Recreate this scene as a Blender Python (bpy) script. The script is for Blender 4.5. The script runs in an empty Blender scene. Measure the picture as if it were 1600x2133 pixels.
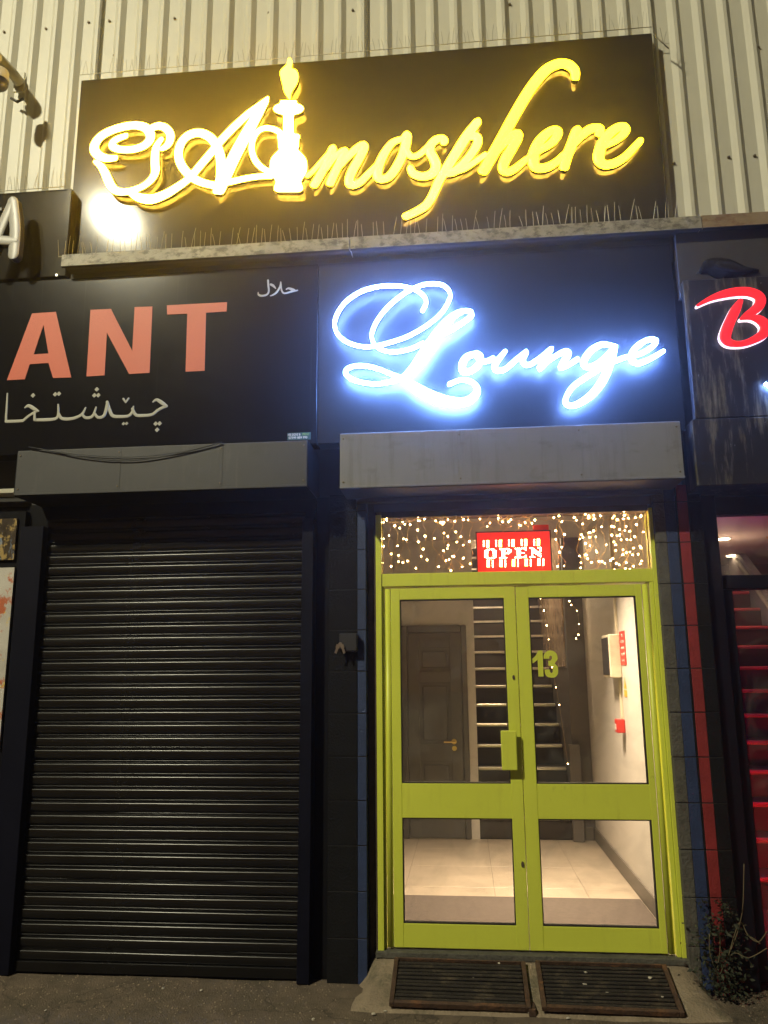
import bpy, bmesh, math, random
from mathutils import Vector, Matrix
from mathutils.geometry import tessellate_polygon
import mathutils.noise as mnoise
rnd = random.Random(7)
sc = bpy.context.scene

# ------------------------------------------------------------------ camera
FPX, DIST, ZCAM = 1650.0, 4.40, 1.55
YAW, PITCH, ROLL = (math.radians(a) for a in (5.586, 11.55, -0.48))
CAM = Vector((0.0, -DIST, ZCAM))
FW = Vector((-math.sin(YAW)*math.cos(PITCH), math.cos(YAW)*math.cos(PITCH), math.sin(PITCH)))
RT0 = Vector((math.cos(YAW), math.sin(YAW), 0.0))
UP0 = RT0.cross(FW)
RT = RT0*math.cos(ROLL) + UP0*math.sin(ROLL)
UP = UP0*math.cos(ROLL) - RT0*math.sin(ROLL)
cd = bpy.data.cameras.new('camera')
cam = bpy.data.objects.new('camera', cd)
sc.collection.objects.link(cam)
cd.sensor_fit = 'VERTICAL'
cd.sensor_height = 24.0
cd.lens = 24.0*FPX/2133.0
cd.clip_start = 0.05
cd.clip_end = 400.0
cam.matrix_world = Matrix(((RT.x, UP.x, -FW.x, CAM.x), (RT.y, UP.y, -FW.y, CAM.y), (RT.z, UP.z, -FW.z, CAM.z), (0, 0, 0, 1)))
sc.camera = cam

# ------------------------------------------------------------------ world, faint night sky, exposure
w = bpy.data.worlds.new('World')
sc.world = w
w.use_nodes = True
nt = w.node_tree
bg = nt.nodes['Background']
sky = nt.nodes.new('ShaderNodeTexSky')
sky.sky_type = 'NISHITA'
sky.sun_disc = False
sky.sun_elevation = math.radians(2.0)
sky.sun_rotation = math.radians(200.0)
nt.links.new(sky.outputs[0], bg.inputs[0])
bg.inputs[1].default_value = 0.010
SUN_DIR = Vector((-0.46, -0.64, 0.62)).normalized()
sl = bpy.data.lights.new('faint_sun', 'SUN')  # added faint sun lamp, aligned with the street lamp
sl.energy = 0.02
sl.angle = math.radians(10)
sl.color = (1.0, 0.93, 0.8)
so = bpy.data.objects.new('faint_sun', sl)
so.rotation_euler = SUN_DIR.to_track_quat('Z', 'Y').to_euler()
so.location = (-4, -6, 12)
sc.collection.objects.link(so)
vs = sc.view_settings
vs.view_transform = 'Standard'
vs.look = 'None'
vs.exposure = 0.0
vs.gamma = 1.0
vs.use_curve_mapping = False
cy = sc.cycles
cy.use_denoising = True
cy.max_bounces = 5
cy.diffuse_bounces = 3
cy.glossy_bounces = 3
cy.adaptive_threshold = 0.03
cy.transparent_max_bounces = 12
cy.caustics_reflective = False
cy.caustics_refractive = False
cy.sample_clamp_indirect = 4.0

LAMP_POWER = 1200.0
LAMP_COL = (1.0, 0.93, 0.65)
HALL_POWER = 64.0

# ------------------------------------------------------------------ helpers
def ray(px, py):
    return RT*((px-800.0)/FPX) - UP*((py-1066.5)/FPX) + FW
def P(px, py, Y):
    d = ray(px, py); return CAM + d*((Y-CAM.y)/d.y)
def PZ(px, py, Z):
    d = ray(px, py); return CAM + d*((Z-CAM.z)/d.z)
def PX(px, py, X):
    d = ray(px, py); return CAM + d*((X-CAM.x)/d.x)

def link(o, parent=None):
    sc.collection.objects.link(o)
    if parent is not None:
        o.parent = parent
        o.matrix_parent_inverse = Matrix.Translation(-Vector(parent.get('base', (0, 0, 0))))
    return o
def tag(o, label=None, cat=None, group=None, kind=None):
    if label: o['label'] = label
    if cat: o['category'] = cat
    if group: o['group'] = group
    if kind: o['kind'] = kind
    return o
def thing(name, label, cat, base=(0, 0, 0), group=None):
    o = bpy.data.objects.new(name, None)
    o.location = base
    o['base'] = [float(v) for v in base]
    o.empty_display_size = 0.1
    sc.collection.objects.link(o)
    return tag(o, label, cat, group)
def mesh(name, verts, faces, mats, parent=None, midx=None, smooth=False):
    me = bpy.data.meshes.new(name)
    me.from_pydata([tuple(v) for v in verts], [], faces)
    for m in (mats if isinstance(mats, (list, tuple)) else [mats]): me.materials.append(m)
    if midx:
        me.polygons.foreach_set('material_index', midx)
    if smooth:
        me.polygons.foreach_set('use_smooth', [True]*len(me.polygons))
    me.update()
    return link(bpy.data.objects.new(name, me), parent)
def bm_obj(name, bm, mats, parent=None, smooth=False, recalc=True):
    if recalc: bmesh.ops.recalc_face_normals(bm, faces=bm.faces)
    me = bpy.data.meshes.new(name)
    bm.to_mesh(me); bm.free()
    for m in (mats if isinstance(mats, (list, tuple)) else [mats]): me.materials.append(m)
    if smooth: me.polygons.foreach_set('use_smooth', [True]*len(me.polygons))
    return link(bpy.data.objects.new(name, me), parent)
def add_box(bm, x0, x1, y0, y1, z0, z1, bev=0.0, seg=1):
    r = bmesh.ops.create_cube(bm, size=1.0)
    for v in r['verts']:
        v.co = Vector(((x0+x1)/2+v.co.x*(x1-x0), (y0+y1)/2+v.co.y*(y1-y0), (z0+z1)/2+v.co.z*(z1-z0)))
    if bev > 0:
        es = {e for v in r['verts'] for e in v.link_edges}
        bmesh.ops.bevel(bm, geom=list(es), offset=bev, segments=seg, affect='EDGES', profile=0.5)
def box(name, m, x0, x1, y0, y1, z0, z1, parent=None, bev=0.003, seg=1):
    bm = bmesh.new(); add_box(bm, min(x0, x1), max(x0, x1), min(y0, y1), max(y0, y1), min(z0, z1), max(z0, z1), bev, seg)
    return bm_obj(name, bm, m, parent)
def tube_bm(bm, pts, rad, n=8, cap=True):
    pts = [Vector(p) for p in pts]
    rads = rad if isinstance(rad, (list, tuple)) else [rad]*len(pts)
    rings = []
    up = Vector((0, 0, 1))
    for i, p in enumerate(pts):
        t = (pts[min(i+1, len(pts)-1)]-pts[max(i-1, 0)])
        t = t.normalized() if t.length > 1e-9 else Vector((0, 0, 1))
        a = t.cross(up if abs(t.z) < 0.95 else Vector((1, 0, 0))).normalized()
        b = t.cross(a)
        rings.append([bm.verts.new(p+(a*math.cos(2*math.pi*k/n)+b*math.sin(2*math.pi*k/n))*rads[i]) for k in range(n)])
    for r0, r1 in zip(rings, rings[1:]):
        for k in range(n):
            bm.faces.new((r0[k], r0[(k+1) % n], r1[(k+1) % n], r1[k]))
    if cap:
        bm.faces.new(rings[0]); bm.faces.new(rings[-1])
def tube(name, m, pts, rad, parent=None, n=8, smooth=True):
    bm = bmesh.new(); tube_bm(bm, pts, rad, n)
    return bm_obj(name, bm, m, parent, smooth)
def spline(pts, k=6):
    out = []
    n = len(pts)
    for i in range(n-1):
        p0 = pts[max(i-1, 0)]; p1 = pts[i]; p2 = pts[i+1]; p3 = pts[min(i+2, n-1)]
        for j in range(k):
            t = j/k
            out.append(tuple(0.5*((2*b)+(c-a)*t+(2*a-5*b+4*c-d)*t*t+(3*b-a-3*c+d)*t*t*t) for a, b, c, d in zip(p0, p1, p2, p3)))
    out.append(tuple(pts[-1]))
    return out
def stroke_bm(bm, pts, yf, yb, dome=0.35, k=4, mi=(0, 1, 2)):
    """pts: (x, z, halfwidth) on a vertical plane; front at yf, back at yb; material slots face/side/back."""
    S = spline(pts, k) if k > 1 else [tuple(p) for p in pts]
    T = []
    for i in range(len(S)):
        a = S[max(i-1, 0)]; b = S[min(i+1, len(S)-1)]
        d = Vector((b[0]-a[0], b[1]-a[1])); d = d.normalized() if d.length > 1e-9 else Vector((1, 0))
        T.append(d)
    sec = []
    for ang in (80, 55, 28):
        h = S[0][2]; s, c = math.sin(math.radians(ang)), math.cos(math.radians(ang))
        sec.append((S[0][0]-T[0].x*h*s, S[0][1]-T[0].y*h*s, h*c, T[0]))
    for s_, t in zip(S, T): sec.append((s_[0], s_[1], s_[2], t))
    for ang in (28, 55, 80):
        h = S[-1][2]; s, c = math.sin(math.radians(ang)), math.cos(math.radians(ang))
        sec.append((S[-1][0]+T[-1].x*h*s, S[-1][1]+T[-1].y*h*s, h*c, T[-1]))
    rings = []
    dep = yb-yf
    for x, z, h, t in sec:
        nx, nz = -t.y, t.x
        h = max(h, 1e-4)
        e = min(h*dome, dep*0.45)
        def V(o, y): return bm.verts.new((x+nx*o, y, z+nz*o))
        rings.append([V(h, yb), V(h, yf+e), V(h*0.62, yf+e*0.22), V(0, yf), V(-h*0.62, yf+e*0.22), V(-h, yf+e), V(-h, yb), V(-h*0.5, yb+0.0004), V(h*0.5, yb+0.0004)])
    for a, b in zip(rings, rings[1:]):
        for j in range(6):
            f = bm.faces.new((a[j], a[j+1], b[j+1], b[j]))
            f.material_index = mi[0] if 1 <= j <= 4 else mi[1]
            f.smooth = 1 <= j <= 4
        for (p_, q_, m_) in ((6, 7, mi[1]), (7, 8, mi[2]), (8, 0, mi[1])):
            f = bm.faces.new((a[p_], a[q_], b[q_], b[p_])); f.material_index = m_
    for r in (rings[0], rings[-1]):
        f = bm.faces.new(r); f.material_index = mi[1]
def px_strokes(name, strokes, crop, scale, Y, depth, mats, parent, gap=0.0, dome=0.35, k=4, widen=1.0):
    """strokes: lists of (cx, cy, hw) in crop units -> one letter mesh standing on plane Y."""
    bm = bmesh.new()
    for i, st in enumerate(strokes):
        W = []
        for (cx, cy_, h) in st:
            a = P(crop[0]+cx*scale, crop[1]+cy_*scale, Y-gap-depth)
            b = P(crop[0]+(cx+10)*scale, crop[1]+cy_*scale, Y-gap-depth)
            W.append((a.x, a.z, h*widen*(b-a).length/10))
        stroke_bm(bm, W, Y-gap-depth-0.0006*i, Y-gap-0.0002*i, dome, k)
    return bm_obj(name, bm, mats, parent, recalc=True)
def extrude_poly(name, loops, yf, yb, mats, parent):
    """loops of (x,z): outer + holes; slots face/side/back"""
    L = [[Vector((x, z, 0)) for x, z in lp] for lp in loops]
    tris = tessellate_polygon(L)
    flat = [p for lp in loops for p in lp]
    n = len(flat)
    verts = [(x, yf, z) for x, z in flat]+[(x, yb, z) for x, z in flat]
    faces, mi = [], []
    for t in tris:
        faces.append(tuple(t)); mi.append(0)
        faces.append(tuple(i+n for i in reversed(t))); mi.append(2)
    o = 0
    for lp in loops:
        m_ = len(lp)
        for i in range(m_):
            j = (i+1) % m_
            faces.append((o+i, o+j, o+j+n, o+i+n)); mi.append(1)
        o += m_
    me = bpy.data.meshes.new(name)
    me.from_pydata(verts, [], faces)
    for m in mats: me.materials.append(m)
    me.polygons.foreach_set('material_index', mi)
    bm = bmesh.new(); bm.from_mesh(me); bmesh.ops.recalc_face_normals(bm, faces=bm.faces); bm.to_mesh(me); bm.free()
    return link(bpy.data.objects.new(name, me), parent)
def text_mesh(name, body, size, loc, m, parent, rot=(math.pi/2, 0, 0), ext=0.0005, align='CENTER', width=None):
    cu = bpy.data.curves.new(name, 'FONT')
    cu.body = body; cu.size = size; cu.extrude = ext; cu.align_x = align; cu.align_y = 'CENTER'; cu.resolution_u = 3
    o = bpy.data.objects.new(name, cu)
    sc.collection.objects.link(o)
    bpy.context.view_layer.update()
    me = bpy.data.meshes.new_from_object(o.evaluated_get(bpy.context.evaluated_depsgraph_get()))
    sc.collection.objects.unlink(o)
    if width:
        xs = [v.co.x for v in me.vertices]; f = width/(max(xs)-min(xs))
        for v in me.vertices: v.co.x *= f
    me.transform(Matrix.Translation(loc) @ Matrix.Rotation(rot[2], 4, 'Z') @ Matrix.Rotation(rot[0], 4, 'X'))
    me.materials.clear(); me.materials.append(m)
    bpy.data.objects.remove(o)
    return link(bpy.data.objects.new(name, me), parent)

# ------------------------------------------------------------------ materials
def mat(name, col, rough=0.6, metal=0.0, var=0.12, scale=4.0, bump=0.0, bscale=60.0, spec=0.5, rvar=0.08, streak=None, stain=None, coat=0.0, ior=1.5, crack=None):
    m = bpy.data.materials.new(name); m.use_nodes = True
    N, L = m.node_tree.nodes, m.node_tree.links
    b = N['Principled BSDF']
    b.inputs['Metallic'].default_value = metal
    b.inputs['Specular IOR Level'].default_value = spec
    b.inputs['IOR'].default_value = ior
    b.inputs['Coat Weight'].default_value = coat
    tc = N.new('ShaderNodeTexCoord')
    nz = N.new('ShaderNodeTexNoise'); nz.inputs['Scale'].default_value = scale; nz.inputs['Detail'].default_value = 6; nz.inputs['Roughness'].default_value = 0.65
    L.new(tc.outputs['Object'], nz.inputs['Vector'])
    rp = N.new('ShaderNodeValToRGB')
    rp.color_ramp.elements[0].position = 0.3; rp.color_ramp.elements[1].position = 0.7
    rp.color_ramp.elements[0].color = (*[c*(1-var) for c in col], 1)
    rp.color_ramp.elements[1].color = (*[min(1, c*(1+var)) for c in col], 1)
    L.new(nz.outputs['Fac'], rp.inputs['Fac'])
    out = rp.outputs['Color']
    def overlay(out, colr, lo, hi, sc3, amt, sd=0.0):
        mp = N.new('ShaderNodeMapping'); mp.inputs['Scale'].default_value = sc3; mp.inputs['Location'].default_value = (sd, sd*1.7, sd*.3)
        L.new(tc.outputs['Object'], mp.inputs['Vector'])
        n2 = N.new('ShaderNodeTexNoise'); n2.inputs['Scale'].default_value = 1.0; n2.inputs['Detail'].default_value = 7; n2.inputs['Roughness'].default_value = 0.7
        L.new(mp.outputs['Vector'], n2.inputs['Vector'])
        mr = N.new('ShaderNodeMapRange'); mr.inputs['From Min'].default_value = lo; mr.inputs['From Max'].default_value = hi; mr.inputs['To Max'].default_value = amt
        L.new(n2.outputs['Fac'], mr.inputs['Value'])
        mx = N.new('ShaderNodeMix'); mx.data_type = 'RGBA'
        L.new(mr.outputs['Result'], mx.inputs[0]); L.new(out, mx.inputs[6]); mx.inputs[7].default_value = (*colr, 1)
        return mx.outputs[2]
    if streak: out = overlay(out, *streak)
    if stain: out = overlay(out, *stain)
    if crack:
        wn = N.new('ShaderNodeTexNoise'); wn.inputs['Scale'].default_value = 3.0; wn.inputs['Detail'].default_value = 5
        L.new(tc.outputs['Object'], wn.inputs['Vector'])
        va = N.new('ShaderNodeVectorMath'); va.operation = 'MULTIPLY_ADD'; va.inputs[1].default_value = (0.5, 0.5, 0.5)
        L.new(wn.outputs['Color'], va.inputs[0]); L.new(tc.outputs['Object'], va.inputs[2])
        vo = N.new('ShaderNodeTexVoronoi'); vo.feature = 'DISTANCE_TO_EDGE'; vo.inputs['Scale'].default_value = crack
        L.new(va.outputs[0], vo.inputs['Vector'])
        cm = N.new('ShaderNodeMapRange'); cm.inputs['From Min'].default_value = 0.002; cm.inputs['From Max'].default_value = 0.010; cm.inputs['To Min'].default_value = 0.5; cm.inputs['To Max'].default_value = 0.0
        L.new(vo.outputs['Distance'], cm.inputs['Value'])
        mx = N.new('ShaderNodeMix'); mx.data_type = 'RGBA'; mx.inputs[7].default_value = (0.02, 0.017, 0.012, 1)
        L.new(cm.outputs['Result'], mx.inputs[0]); L.new(out, mx.inputs[6]); out = mx.outputs[2]
    L.new(out, b.inputs['Base Color'])
    mr = N.new('ShaderNodeMapRange'); mr.inputs['To Min'].default_value = max(0.02, rough-rvar); mr.inputs['To Max'].default_value = min(1, rough+rvar)
    L.new(nz.outputs['Fac'], mr.inputs['Value']); L.new(mr.outputs['Result'], b.inputs['Roughness'])
    if bump > 0:
        nb = N.new('ShaderNodeTexNoise'); nb.inputs['Scale'].default_value = bscale; nb.inputs['Detail'].default_value = 5
        L.new(tc.outputs['Object'], nb.inputs['Vector'])
        bp = N.new('ShaderNodeBump'); bp.inputs['Strength'].default_value = bump; bp.inputs['Distance'].default_value = 0.01
        L.new(nb.outputs['Fac'], bp.inputs['Height']); L.new(bp.outputs['Normal'], b.inputs['Normal'])
    return m
def emis(name, col, strength, base=(0.6, 0.6, 0.6), dots=None):
    m = bpy.data.materials.new(name); m.use_nodes = True
    b = m.node_tree.nodes['Principled BSDF']
    b.inputs['Base Color'].default_value = (*base, 1)
    b.inputs['Roughness'].default_value = 0.4
    b.inputs['Emission Color'].default_value = (*col, 1)
    b.inputs['Emission Strength'].default_value = strength
    if dots:
        N, L = m.node_tree.nodes, m.node_tree.links
        tc = N.new('ShaderNodeTexCoord')
        vo = N.new('ShaderNodeTexVoronoi'); vo.inputs['Scale'].default_value = dots; vo.inputs['Randomness'].default_value = 0.45
        L.new(tc.outputs['Object'], vo.inputs['Vector'])
        mr = N.new('ShaderNodeMapRange'); mr.inputs['From Min'].default_value = 0.15; mr.inputs['From Max'].default_value = 0.4
        mr.inputs['To Min'].default_value = strength*0.45; mr.inputs['To Max'].default_value = strength*1.25
        L.new(vo.outputs['Distance'], mr.inputs['Value']); L.new(mr.outputs['Result'], b.inputs['Emission Strength'])
    return m
def glass(name, tint=(1, 1, 1), refl=1.0, rough=0.0):
    m = bpy.data.materials.new(name); m.use_nodes = True
    N, L = m.node_tree.nodes, m.node_tree.links
    N.remove(N['Principled BSDF'])
    tr = N.new('ShaderNodeBsdfTransparent'); tr.inputs[0].default_value = (*tint, 1)
    gl = N.new('ShaderNodeBsdfGlossy'); gl.inputs['Roughness'].default_value = rough
    fr = N.new('ShaderNodeFresnel'); fr.inputs[0].default_value = 1.5
    mu = N.new('ShaderNodeMath'); mu.operation = 'MULTIPLY'; mu.inputs[1].default_value = refl
    mx = N.new('ShaderNodeMixShader')
    L.new(fr.outputs[0], mu.inputs[0]); L.new(mu.outputs[0], mx.inputs[0]); L.new(tr.outputs[0], mx.inputs[1]); L.new(gl.outputs[0], mx.inputs[2])
    df = N.new('ShaderNodeBsdfDiffuse'); df.inputs[0].default_value = (0.7, 0.68, 0.62, 1)
    tc = N.new('ShaderNodeTexCoord'); nz = N.new('ShaderNodeTexNoise'); nz.inputs['Scale'].default_value = 5.0; nz.inputs['Detail'].default_value = 8; nz.inputs['Distortion'].default_value = 1.5
    L.new(tc.outputs['Object'], nz.inputs['Vector'])
    mr = N.new('ShaderNodeMapRange'); mr.inputs['From Min'].default_value = 0.45; mr.inputs['From Max'].default_value = 0.8; mr.inputs['To Min'].default_value = 0.006; mr.inputs['To Max'].default_value = 0.10
    L.new(nz.outputs['Fac'], mr.inputs['Value'])
    m2 = N.new('ShaderNodeMixShader')
    L.new(mr.outputs['Result'], m2.inputs[0]); L.new(mx.outputs[0], m2.inputs[1]); L.new(df.outputs[0], m2.inputs[2])
    L.new(m2.outputs[0], N['Material Output'].inputs[0])
    return m

M = {}
M['clad'] = mat('cream_painted_steel', (0.54, 0.525, 0.44), 0.45, 0, 0.05, 2.0, rvar=0.1,
                streak=((0.30, 0.27, 0.18), 0.56, 0.85, (9, 9, 0.7), 0.45), stain=((0.2, 0.17, 0.1), 0.68, 0.8, (7, 7, 5), 0.5, 3.0))
M['clad_seam'] = mat('seam_sealant', (0.12, 0.11, 0.08), 0.7)
M['screw'] = mat('dull_screw', (0.16, 0.13, 0.09), 0.5, 0.6)
M['gloss'] = mat('gloss_black_panel', (0.022, 0.020, 0.016), 0.075, 0, 0.2, 1.5, spec=0.32, rvar=0.02, stain=((0.06, 0.06, 0.055), 0.62, 0.9, (30, 30, 4), 0.35))
M['fascia'] = mat('satin_black_fascia', (0.005, 0.005, 0.006), 0.20, 0, 0.2, 1.5, spec=0.13, rvar=0.05, streak=((0.06, 0.06, 0.055), 0.62, 0.80, (40, 40, 0.7), 0.35))
M['lounge_panel'] = mat('satin_charcoal_panel', (0.0085, 0.009, 0.0115), 0.42, 0, 0.12, 2, spec=0.15, rvar=0.05)
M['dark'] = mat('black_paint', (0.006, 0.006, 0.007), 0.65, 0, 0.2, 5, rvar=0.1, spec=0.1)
M['soffit'] = mat('dark_soffit', (0.016, 0.0155, 0.016), 0.7, 0, 0.2, 3)
M['fboard'] = mat('brown_fascia_board', (0.040, 0.036, 0.036), 0.7, 0, 0.2, 3)
M['ledge'] = mat('weathered_flashing', (0.30, 0.28, 0.23), 0.6, 0.15, 0.25, 9, bump=0.2, bscale=60, streak=((0.07, 0.06, 0.05), 0.48, 0.6, (14, 14, 22), 0.8))
M['ledge_rust'] = mat('rusty_flashing', (0.26, 0.19, 0.12), 0.7, 0.1, 0.25, 9, bump=0.2, streak=((0.16, 0.07, 0.03), 0.5, 0.62, (10, 10, 20), 0.7))
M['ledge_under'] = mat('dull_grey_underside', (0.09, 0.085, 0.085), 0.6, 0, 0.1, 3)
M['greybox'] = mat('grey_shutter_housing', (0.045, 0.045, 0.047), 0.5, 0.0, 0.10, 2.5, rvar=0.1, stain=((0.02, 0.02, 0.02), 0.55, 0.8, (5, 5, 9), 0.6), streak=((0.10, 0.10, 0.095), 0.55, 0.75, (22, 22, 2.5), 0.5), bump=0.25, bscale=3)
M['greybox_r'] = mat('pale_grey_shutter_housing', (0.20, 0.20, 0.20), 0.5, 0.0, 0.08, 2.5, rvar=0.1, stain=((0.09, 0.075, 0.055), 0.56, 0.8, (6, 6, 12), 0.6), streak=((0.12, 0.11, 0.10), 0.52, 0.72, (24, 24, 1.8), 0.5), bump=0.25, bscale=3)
M['slat'] = mat('black_shutter_slat', (0.007, 0.0066, 0.006), 0.26, 0.0, 0.2, 5, spec=0.36, rvar=0.05, stain=((0.10, 0.03, 0.015), 0.70, 0.76, (2.2, 2, 22), 0.6, 5.0), streak=((0.16, 0.15, 0.13), 0.70, 0.76, (3.5, 3, 45), 0.6))  # red stain imitates reflected red lights; the pale streaks are scuffs
M['rail'] = mat('navy_guide_rail', (0.0045, 0.005, 0.012), 0.55, 0, 0.2, 5, spec=0.12)
M['block'] = mat('black_painted_block', (0.010, 0.010, 0.0105), 0.75, 0, 0.25, 8, bump=0.5, bscale=90, spec=0.12, stain=((0.07, 0.06, 0.05), 0.7, 0.8, (16, 16, 14), 0.5))
M['mortar'] = mat('dark_mortar', (0.018, 0.017, 0.016), 0.9, 0, 0.25, 12, bump=0.4)
M['block_blue'] = mat('blue_painted_block', (0.022, 0.040, 0.110), 0.6, 0, 0.2, 8, bump=0.4, bscale=90, stain=((0.02, 0.02, 0.03), 0.6, 0.75, (9, 9, 5), 0.5))
M['block_red'] = mat('red_painted_block', (0.24, 0.022, 0.022), 0.6, 0, 0.2, 8, bump=0.4, bscale=90, stain=((0.06, 0.01, 0.01), 0.58, 0.75, (14, 14, 5), 0.6))
M['block_grey'] = mat('bare_concrete_block', (0.10, 0.095, 0.08), 0.9, 0, 0.3, 14, bump=0.8, bscale=70)
M['timber'] = mat('old_brown_timber', (0.07, 0.05, 0.035), 0.8, 0, 0.3, 12, bump=0.5)
M['lime'] = mat('lime_green_paint', (0.71, 0.77, 0.085), 0.38, 0, 0.04, 2.2, rvar=0.14, stain=((0.22, 0.22, 0.05), 0.64, 0.80, (13, 13, 8), 0.55), streak=((0.50, 0.50, 0.06), 0.54, 0.76, (26, 26, 2.2), 0.4, 2.0), bump=0.06, bscale=45)
M['gasket'] = mat('black_rubber_gasket', (0.015, 0.013, 0.012), 0.7)
M['glass'] = glass('door_glass', (0.97, 0.98, 0.97))
M['trglass'] = glass('transom_glass', (0.96, 0.95, 0.92))
M['chrome'] = mat('worn_steel', (0.55, 0.53, 0.5), 0.3, 1.0)
M['brass'] = mat('brass', (0.75, 0.55, 0.22), 0.3, 1.0)
M['asphalt'] = mat('worn_pavement', (0.165, 0.125, 0.088), 0.9, 0, 0.34, 9, bump=1.0, bscale=110, stain=((0.085, 0.072, 0.048), 0.48, 0.64, (2.2, 2.2, 2.2), 0.75), streak=((0.16, 0.13, 0.10), 0.6, 0.72, (9, 9, 9), 0.4, 4.0), crack=1.3)
M['concrete'] = mat('rough_concrete_ramp', (0.30, 0.235, 0.165), 0.9, 0, 0.22, 7, bump=0.9, bscale=80, stain=((0.05, 0.06, 0.03), 0.50, 0.68, (5, 5, 5), 0.7))
M['grate'] = mat('dirty_matting_strip', (0.028, 0.022, 0.017), 0.85, 0, 0.4, 14, bump=0.8, bscale=120, stain=((0.15, 0.115, 0.075), 0.52, 0.7, (11, 11, 11), 0.6))
M['gratefr'] = mat('rusty_mat_frame', (0.085, 0.048, 0.030), 0.8, 0.1, 0.4, 14, bump=0.7, stain=((0.22, 0.10, 0.045), 0.55, 0.66, (9, 9, 9), 0.8))
M['wall_white'] = mat('hall_white_paint', (0.63, 0.61, 0.585), 0.6, 0, 0.04, 2)
M['wall_grey'] = mat('hall_grey_paint', (0.13, 0.12, 0.115), 0.6, 0, 0.05, 2)
M['skirt'] = mat('grey_skirting', (0.16, 0.145, 0.13), 0.5, 0, 0.06, 3)
M['tile'] = mat('beige_floor_tile', (0.46, 0.40, 0.33), 0.35, 0, 0.14, 3.0, stain=((0.30, 0.25, 0.2), 0.5, 0.7, (3, 9, 3), 0.4))
M['grout'] = mat('floor_grout', (0.25, 0.22, 0.18), 0.9)
M['mat'] = mat('grey_entrance_mat', (0.115, 0.095, 0.085), 0.95, 0, 0.15, 30, bump=0.6, bscale=200)
M['greydoor'] = mat('dark_grey_door_paint', (0.098, 0.096, 0.096), 0.45, 0, 0.05, 2)
M['stair'] = mat('dark_stair_riser', (0.045, 0.037, 0.032), 0.6, 0, 0.15, 6)
M['nosing'] = mat('aluminium_nosing', (0.80, 0.78, 0.74), 0.35, 0.75)
M['panelgold'] = mat('marbled_panel', (0.55, 0.42, 0.30), 0.25, 0.3, 0.3, 6, stain=((0.25, 0.15, 0.1), 0.5, 0.65, (8, 8, 5), 0.6))
M['redsign'] = mat('red_plastic', (0.55, 0.035, 0.03), 0.4)
M['whiteprint'] = mat('white_print', (0.8, 0.8, 0.78), 0.5)
M['cream_plastic'] = mat('cream_plastic', (0.72, 0.66, 0.52), 0.4)
M['dkplastic'] = mat('dark_plastic', (0.03, 0.03, 0.035), 0.4)
M['yellow'] = mat('yellow_sticker', (0.70, 0.45, 0.05), 0.5)
M['vinyl_red'] = mat('orange_red_vinyl', (0.64, 0.145, 0.085), 0.45, 0, 0.04, 3, spec=0.3)
M['vinyl_cream'] = mat('cream_vinyl', (0.45, 0.44, 0.37), 0.5, 0, 0.04, 3, spec=0.3)
M['acrylic_grey'] = mat('pale_grey_acrylic', (0.42, 0.41, 0.38), 0.4, 0, 0.03, 3)
M['side_dark'] = mat('dark_letter_return', (0.05, 0.04, 0.02), 0.4)
M['dirty_panel'] = mat('bird_fouled_black_panel', (0.020, 0.018, 0.020), 0.4, 0, 0.3, 3, streak=((0.22, 0.20, 0.14), 0.52, 0.70, (22, 22, 2.6), 0.85), stain=((0.45, 0.44, 0.42), 0.68, 0.72, (38, 38, 22), 0.8, 2.0))
M['feather'] = mat('dark_pigeon_feathers', (0.012, 0.011, 0.013), 0.8, 0, 0.5, 18, stain=((0.05, 0.047, 0.047), 0.62, 0.68, (14, 14, 20), 0.7), spec=0.1)
M['feather_l'] = mat('grey_wing_feathers', (0.022, 0.020, 0.021), 0.8, 0, 0.4, 30, spec=0.1)
M['cable'] = mat('black_cable', (0.008, 0.008, 0.008), 0.5)
M['wire'] = mat('steel_spike_wire', (0.36, 0.35, 0.32), 0.5, 0.6)
M['wire_d'] = mat('weathered_spike_wire', (0.20, 0.18, 0.13), 0.5, 0.4)
M['white_metal'] = mat('white_painted_metal', (0.50, 0.48, 0.38), 0.45, 0, 0.12, 9)
M['leaf'] = mat('dusty_dark_leaf', (0.030, 0.036, 0.018), 0.75, 0, 0.6, 25, stain=((0.09, 0.08, 0.05), 0.6, 0.7, (22, 22, 22), 0.7))
M['stem'] = mat('dry_stem', (0.16, 0.13, 0.07), 0.8)
M['paper'] = mat('pale_litter', (0.55, 0.50, 0.42), 0.8)
M['carpet'] = mat('red_stair_carpet', (0.07, 0.010, 0.018), 0.95, 0, 0.15, 30, bump=0.5, bscale=200)
M['rednose'] = mat('red_stair_nosing', (0.50, 0.06, 0.07), 0.8, 0, 0.15, 20)  # paler than the carpet to paint in brighter light on the nosings
M['shopwall'] = mat('shop_grey_wall', (0.26, 0.24, 0.25), 0.7, 0, 0.05, 2)
M['shopceil'] = mat('shop_ceiling', (0.55, 0.46, 0.42), 0.7, 0, 0.03, 2)
M['orangewood'] = mat('orange_handrail', (0.55, 0.25, 0.06), 0.5)
M['palewood'] = mat('pale_handrail', (0.42, 0.38, 0.34), 0.5)
M['frame_black'] = mat('black_shopfront_frame', (0.006, 0.006, 0.011), 0.4, 0, 0.15, 4, spec=0.3)
M['concreteback'] = mat('backing_wall', (0.05, 0.048, 0.046), 0.9, 0, 0.2, 5)

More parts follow.
